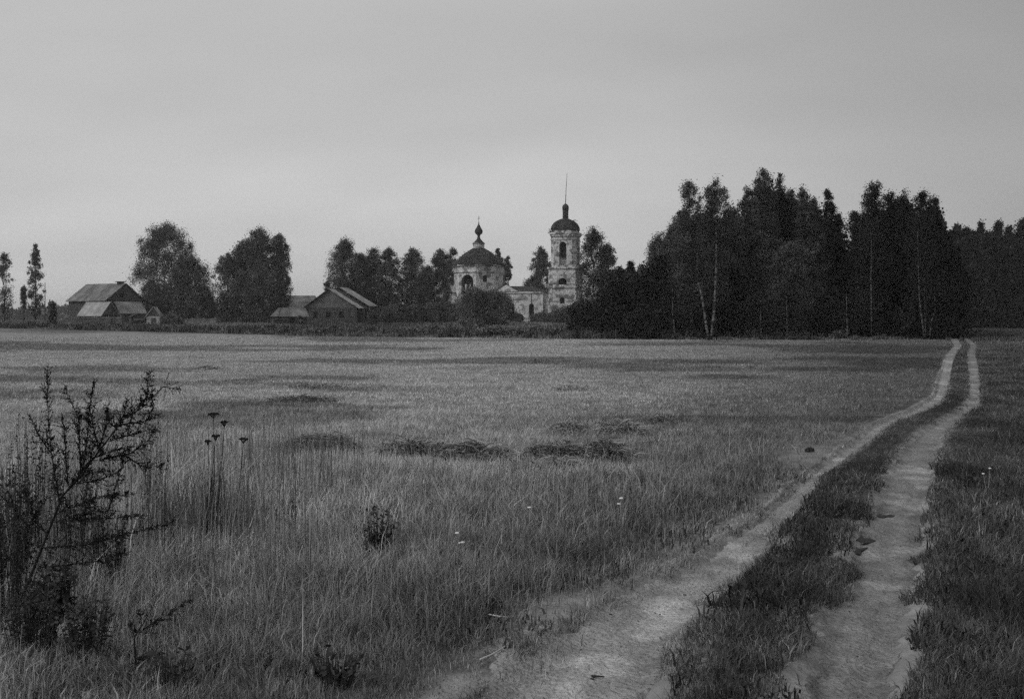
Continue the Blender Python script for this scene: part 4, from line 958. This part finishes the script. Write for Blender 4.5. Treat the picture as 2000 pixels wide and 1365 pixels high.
# leafy clumps in the meadow
def clump(px, top, base, w, lab, n=34, m=M_DRY, name='dock_or_gap_clump', cat='weed', leafs=14, lsz=1.0):
    d = DG(base); x = PX(px, d); z0 = hz1(x, d); hgh = (base - top) * d / F; rw_ = w * d / F / 2
    r_ = empty(name, (x, d, z0)); wb, lf = MB(), MB(); rg = random.Random(px + base)
    for k in range(n):
        a = rg.uniform(0, 6.283); q = rw_ * math.sqrt(rg.random()); b0 = Vector((q * .5 * math.cos(a), q * .4 * math.sin(a), -.02)); hh_ = hgh * rg.uniform(.5, 1.0)
        tp = Vector((q * math.cos(a), q * .7 * math.sin(a), hh_)); wb.tube([b0, b0.lerp(tp, .5) + Vector((0, 0, .02)), tp], [.004, .003, .0015], 4)
        for j in range(leafs):
            p = b0.lerp(tp, rg.uniform(.35, 1.0)); dr = Vector((rg.uniform(-1, 1), rg.uniform(-1, 1), rg.uniform(-.6, .9))).normalized(); L_ = rg.uniform(.025, .065) * lsz
            s = dr.cross(Vector((rg.random(), rg.random(), rg.random()))).normalized() * L_ * .3; lf.add([p, p + dr * L_ * .5 + s, p + dr * L_, p + dr * L_ * .5 - s], [(0, 1, 2, 3)])
    wb.build('stem', m, r_); lf.build('leaves', m, r_); tag(r_, lab, cat, 'dark leafy clumps in the uncut grass')
def clump2(*a, **k): clump(*a, m=M_WEED, name='leafy_weed', **k)
clump2(62, 800, 1130, 90, 'tall bushy grey weed with small leaves behind the thin upright mugwort shoot', n=26, leafs=46, lsz=.5)
clump2(140, 880, 1150, 110, 'bushy grey weed right behind the mugwort fork', n=30, leafs=40, lsz=.5)
clump2(215, 960, 1170, 90, 'grey weed under the right-hand mugwort branches', n=24, leafs=36, lsz=.5)
clump2(12, 900, 1230, 110, 'grey weed cut by the left edge of the picture above the mugwort root', n=34, leafs=40, lsz=.5)
clump2(60, 1130, 1290, 130, 'dark low weed thicket around the root of the mugwort', n=50, leafs=24, lsz=.6)
clump2(170, 1150, 1300, 120, 'dark low weed between the mugwort and the small forked weed', n=40, leafs=20, lsz=.6)
clump2(300, 860, 1060, 60, 'slender grey weed left of the dried umbels', n=14, leafs=30, lsz=.5)
clump(738, 978, 1100, 84, 'biggest dark leafy clump in the middle of the uncut grass', 40, leafs=12, lsz=.7, m=M_WEED)
clump(566, 972, 1020, 34, 'small dark leafy clump left of the biggest one', 14, lsz=.7, m=M_WEED)
clump(930, 1060, 1118, 26, 'small dark tuft with a spike near the middle of the meadow', 12, lsz=.7, m=M_WEED)
clump(965, 1165, 1200, 34, 'low dark tuft at the left edge of the track', 10, lsz=.7, m=M_WEED)
clump(105, 1090, 1235, 110, 'broad dark leafy clump behind the mugwort stem', 50, m=M_WEED)
clump(30, 930, 1180, 90, 'tall dark leafy clump at the left edge', 40, m=M_WEED)
clump(410, 880, 1090, 70, 'tall thin dark stalks under the dried umbels', 16, leafs=7, lsz=.6, m=M_WEED)
clump(655, 1262, 1345, 120, 'added dark stalks standing in for a gap in the grass at the bottom edge left of the track', 40, leafs=3, m=M_WEED)  # added stalks imitating a dark gap between the grass, no real plant
clump(330, 1262, 1350, 120, 'added dark stalks standing in for a gap in the grass at the bottom edge right of the small forked weed', 34, leafs=3, m=M_WEED)  # another dark grass gap imitated by an added clump

# cut-grass heaps left by the mower
def heap(px0, px1, ytop, ybase, lab, n=2600, dark=.072):
    d = DG(ybase); xa, xb = PX(px0, d), PX(px1, d); hh_ = .8 * (ybase - ytop) * d / F; rg = np.random.default_rng(px0)
    n = int(n * (xb - xa) / 1.3); t = rg.uniform(0, 1, n); X = xa + (xb - xa) * t; dep = .45 * rg.uniform(-1, 1, n)
    prof = np.clip(np.sin(np.pi * t), 0, 1) ** .8 * (.35 + 1.25 * fbm(X * 3.2, dep * 2.5, px0, 3) ** 1.3) * (1 - dep ** 2 / .3)
    top = np.maximum(hh_ * prof, .02); z = top * rg.uniform(.45, 1.12, n) + .05 * (rg.uniform(0, 1, n) < .15)
    P0 = np.stack([X, d + .5 + dep, hgt(X, d + .5 + dep) + z], 1)
    az = rg.normal(-np.pi / 2, .8, n); Lb = rg.uniform(.12, .34, n); dr = np.stack([np.cos(az), np.sin(az), rg.uniform(-1.1, .45, n)], 1); dr /= np.linalg.norm(dr, axis=1)[:, None]
    sd2 = np.cross(dr, rg.normal(0, 1, (n, 3))); sd2 /= np.linalg.norm(sd2, axis=1)[:, None]; sd2 *= .006
    P1 = P0 + dr * Lb[:, None] * .5 + np.array([0, 0, .02]); P2 = P0 + dr * Lb[:, None]; P2[:, 2] = np.maximum(P2[:, 2] - .03, hgt(P2[:, 0], P2[:, 1]) + .005)
    V = np.stack([P0 - sd2, P0 + sd2, P1 + sd2, P1 - sd2, P2], 1).reshape(-1, 3); b = np.arange(n)[:, None] * 5
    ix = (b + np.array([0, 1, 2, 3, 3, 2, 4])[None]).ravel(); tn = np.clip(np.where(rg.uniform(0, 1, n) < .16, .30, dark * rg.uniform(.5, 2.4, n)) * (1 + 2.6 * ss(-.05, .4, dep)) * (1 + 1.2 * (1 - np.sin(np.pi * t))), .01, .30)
    xm = (xa + xb) / 2; z0 = hz1(xm, d); V -= np.array([xm, d, z0])
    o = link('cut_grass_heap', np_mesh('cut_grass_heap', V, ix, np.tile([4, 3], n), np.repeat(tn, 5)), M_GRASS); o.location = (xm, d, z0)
    tag(o, lab, 'grass heap', 'dark heaps of cut grass left by the mower')
for a in [(530, 700, 850, 886, 'long dark heap of cut grass, left end of the nearest row'), (735, 905, 868, 892, 'low middle heap of cut grass in the nearest row'),
          (850, 1005, 866, 902, 'dark overhanging heap of cut grass right of the low middle one'), (1020, 1150, 862, 902, 'ragged cut grass heap right of the overhanging one'),
          (1120, 1245, 856, 905, 'last cut grass heap of the nearest row towards the track'), (1040, 1150, 908, 925, 'small flat cut grass heap before the ragged one'),
          (1075, 1165, 828, 848, 'small cut grass heap behind the nearest row, left of two', 1500, .11), (1170, 1270, 826, 850, 'small cut grass heap behind the nearest row, right of two', 1500, .11)]: heap(*a)
for i, (a, b, t_, y_, lb_) in enumerate([(560, 675, 748, 762, 'thin far swath of cut grass above the left end of the nearest row'), (370, 430, 716, 724, 'short far swath of cut grass at the upper left of the field'),
     (1030, 1085, 701, 711, 'short far swath of cut grass near the middle of the field'), (1455, 1482, 712, 722, 'lone dark far swath below the twin birches'), (1090, 1165, 754, 766, 'thin far swath of cut grass right of the middle'),
     (520, 660, 776, 786, 'faint swath of cut grass just below the thin far one'), (1260, 1325, 818, 830, 'faint swath of cut grass towards the track')]): heap(a, b, t_, y_, lb_, 260 if y_ < 770 else 700, .05)

# white flowers, straw stick, twig, clods, puddles
def flower(px, py, base, n, lab, r=.016):
    d = DG(base); x = PX(px, d); z0 = hz1(x, d); r_ = empty('white_flower', (x, d, z0)); st = MB(); rg = random.Random(px)
    for k in range(n):
        ox, oy = rg.uniform(-.06, .06) * (n > 1), rg.uniform(-.05, .05) * (n > 1); zt_ = PZ(py, d) - z0 - (0 if k == 0 else rg.uniform(0, .1))
        st.tube([(ox * .3, oy * .3, 0), (ox, oy, zt_)], [.002, .0015], 4)
        hd = MB()
        for j in range(9): a = j * .7; q = r * .75 * (j > 0); hd.lathe([(0, zt_ - .003), (r * .45, zt_ + .002), (0, zt_ + .008)], c=(ox + q * math.cos(a), oy + q * math.sin(a)), n=6)
        hd.build('flower_head', M_FLOWER, r_)
    st.build('stem', M_STRAW, r_); tag(r_, lab, 'flower', 'white meadow flowers')
flower(1207, 972, 1030, 3, 'white flower cluster in the meadow left of the track'); flower(1034, 991, 1045, 1, 'single white flower left of the flower cluster')
flower(893, 1040, 1100, 3, 'pale flower cluster right of the big leafy clump'); flower(31, 912, 1010, 2, 'pale flower at the far left edge', .014); flower(1929, 915, 960, 2, 'white flower in the dark grass right of the track', .014)
def rod(pts, r, m, name, lab, cat, lift=.012):
    P_ = []
    for (x, y) in pts:
        d = DG(y); X_ = PX(x, d); P_.append(Vector((X_, d, hz1(X_, d) + lift)))
    o0 = P_[0].copy(); o = MB().tube([p - o0 for p in P_], [r * (1 - .4 * i / (len(P_) - 1)) for i in range(len(P_))], 6).build(name, m, None, True); o.location = o0; tag(o, lab, cat)
rod([(938, 1297), (960, 1287), (980, 1275), (1001, 1260)], .006, M_STRAW, 'straw_stalk', 'thick pale stalk lying on the left edge of the track', 'stalk', .03)
rod([(955, 1222), (975, 1226), (998, 1228)], .005, M_STRAW, 'straw_stalk', 'pale bent stalk in the grass above the thick one', 'stalk', .07)
rod([(1378, 1160), (1388, 1146), (1396, 1142), (1404, 1147), (1416, 1153)], .004, M_DRY, 'dark_twig', 'thin curved dark twig lying on the left rut', 'twig', .03)
rod([(1155, 1302), (1170, 1303), (1180, 1304)], .008, M_CLOD, 'dark_twig', 'short dark twig lying at the bottom of the left rut', 'twig')
def clod(px, py, w, h_, lab, n=7):
    d = DG(py); x = PX(px, d); r_ = MB(); rg = random.Random(px); ww = w * d / F / 2
    for k in range(n):
        r1 = ww * rg.uniform(.25, .5); cx_, cy_ = rg.uniform(-ww, ww) * .7, rg.uniform(-ww, ww) * .5; zz = h_ * d / F * rg.uniform(.4, 1)
        r_.lathe([(r1, -.02), (r1 * .95, zz * .45), (r1 * .55, zz * .9), (.01, zz)], c=(cx_, cy_), n=8, jag=.2, seed=k)
    o = r_.build('soil_clod', M_CLOD, None, False); o.location = (x, d, hz1(x, d)); tag(o, lab, 'soil clod', 'dark clods of earth by the track')
clod(1582, 882, 24, 10, 'dark broken clod of earth on the left edge of the track'); clod(1192, 1184, 8, 4, 'small crumb of dark earth on the left rut', 3); clod(1178, 1208, 8, 3, 'tiny dark crumb below the small crumb on the left rut', 3); clod(1157, 1305, 9, 3, 'dark crumb beside the short twig on the left rut', 3)
def puddle(pts, cxp, cyp, lab):
    d = DG(cyp); x0 = PX(cxp, d); V = []
    for (x, y) in pts:
        dd = DG(y); X_ = PX(x, dd); V.append((X_ - x0, dd - d))
    zz = [hz1(v[0] + x0, v[1] + d) for v in V]; z0 = sum(zz) / len(zz)
    b = MB(); n = len(V); b.add([(v[0], v[1], z - z0 + .016) for v, z in zip(V, zz)] + [(0, 0, .018)] + [(v[0] * .96, v[1] * .96, z - z0 - .03) for v, z in zip(V, zz)], [(i, (i + 1) % n, n) for i in range(n)] + [(i, n + 1 + i, n + 1 + (i + 1) % n, (i + 1) % n) for i in range(n)])
    o = b.build('mud_patch', M_MUD); o.location = (x0, d, z0); tag(o, lab, 'mud patch', 'dark damp patches in the right rut')
puddle([(1712, 995), (1716, 992), (1724, 993), (1730, 995), (1740, 993), (1748, 996), (1744, 998), (1734, 997), (1726, 999), (1716, 998)], 1729, 996, 'narrow dark damp patch, upper one in the right rut')
puddle([(1672, 1046), (1678, 1040), (1682, 1034), (1688, 1038), (1698, 1036), (1710, 1040), (1700, 1044), (1690, 1046), (1684, 1050), (1680, 1046)], 1690, 1042, 'star-shaped dark damp patch in the middle of the right rut')
puddle([(1668, 1066), (1674, 1060), (1684, 1056), (1695, 1053), (1690, 1057), (1682, 1062), (1680, 1068), (1672, 1069)], 1680, 1062, 'thin slanting dark damp patch, lowest in the right rut')

# ------------------------------------------------------------------ haze
hb = MB().box(-2600, 2600, -90, 3100, -2, 45)
hm = bpy.data.materials.new('thin_haze'); hm.use_nodes = True; n = hm.node_tree.nodes; n.clear()
pv = n.new('ShaderNodeVolumePrincipled'); pv.inputs['Color'].default_value = (.97, .97, .97, 1); pv.inputs['Density'].default_value = 0.00025; pv.inputs['Anisotropy'].default_value = 0.2
ou = n.new('ShaderNodeOutputMaterial'); hm.node_tree.links.new(pv.outputs[0], ou.inputs['Volume'])
tag(hb.build('haze', hm), 'thin even haze over the field and village', 'haze', kind='stuff')
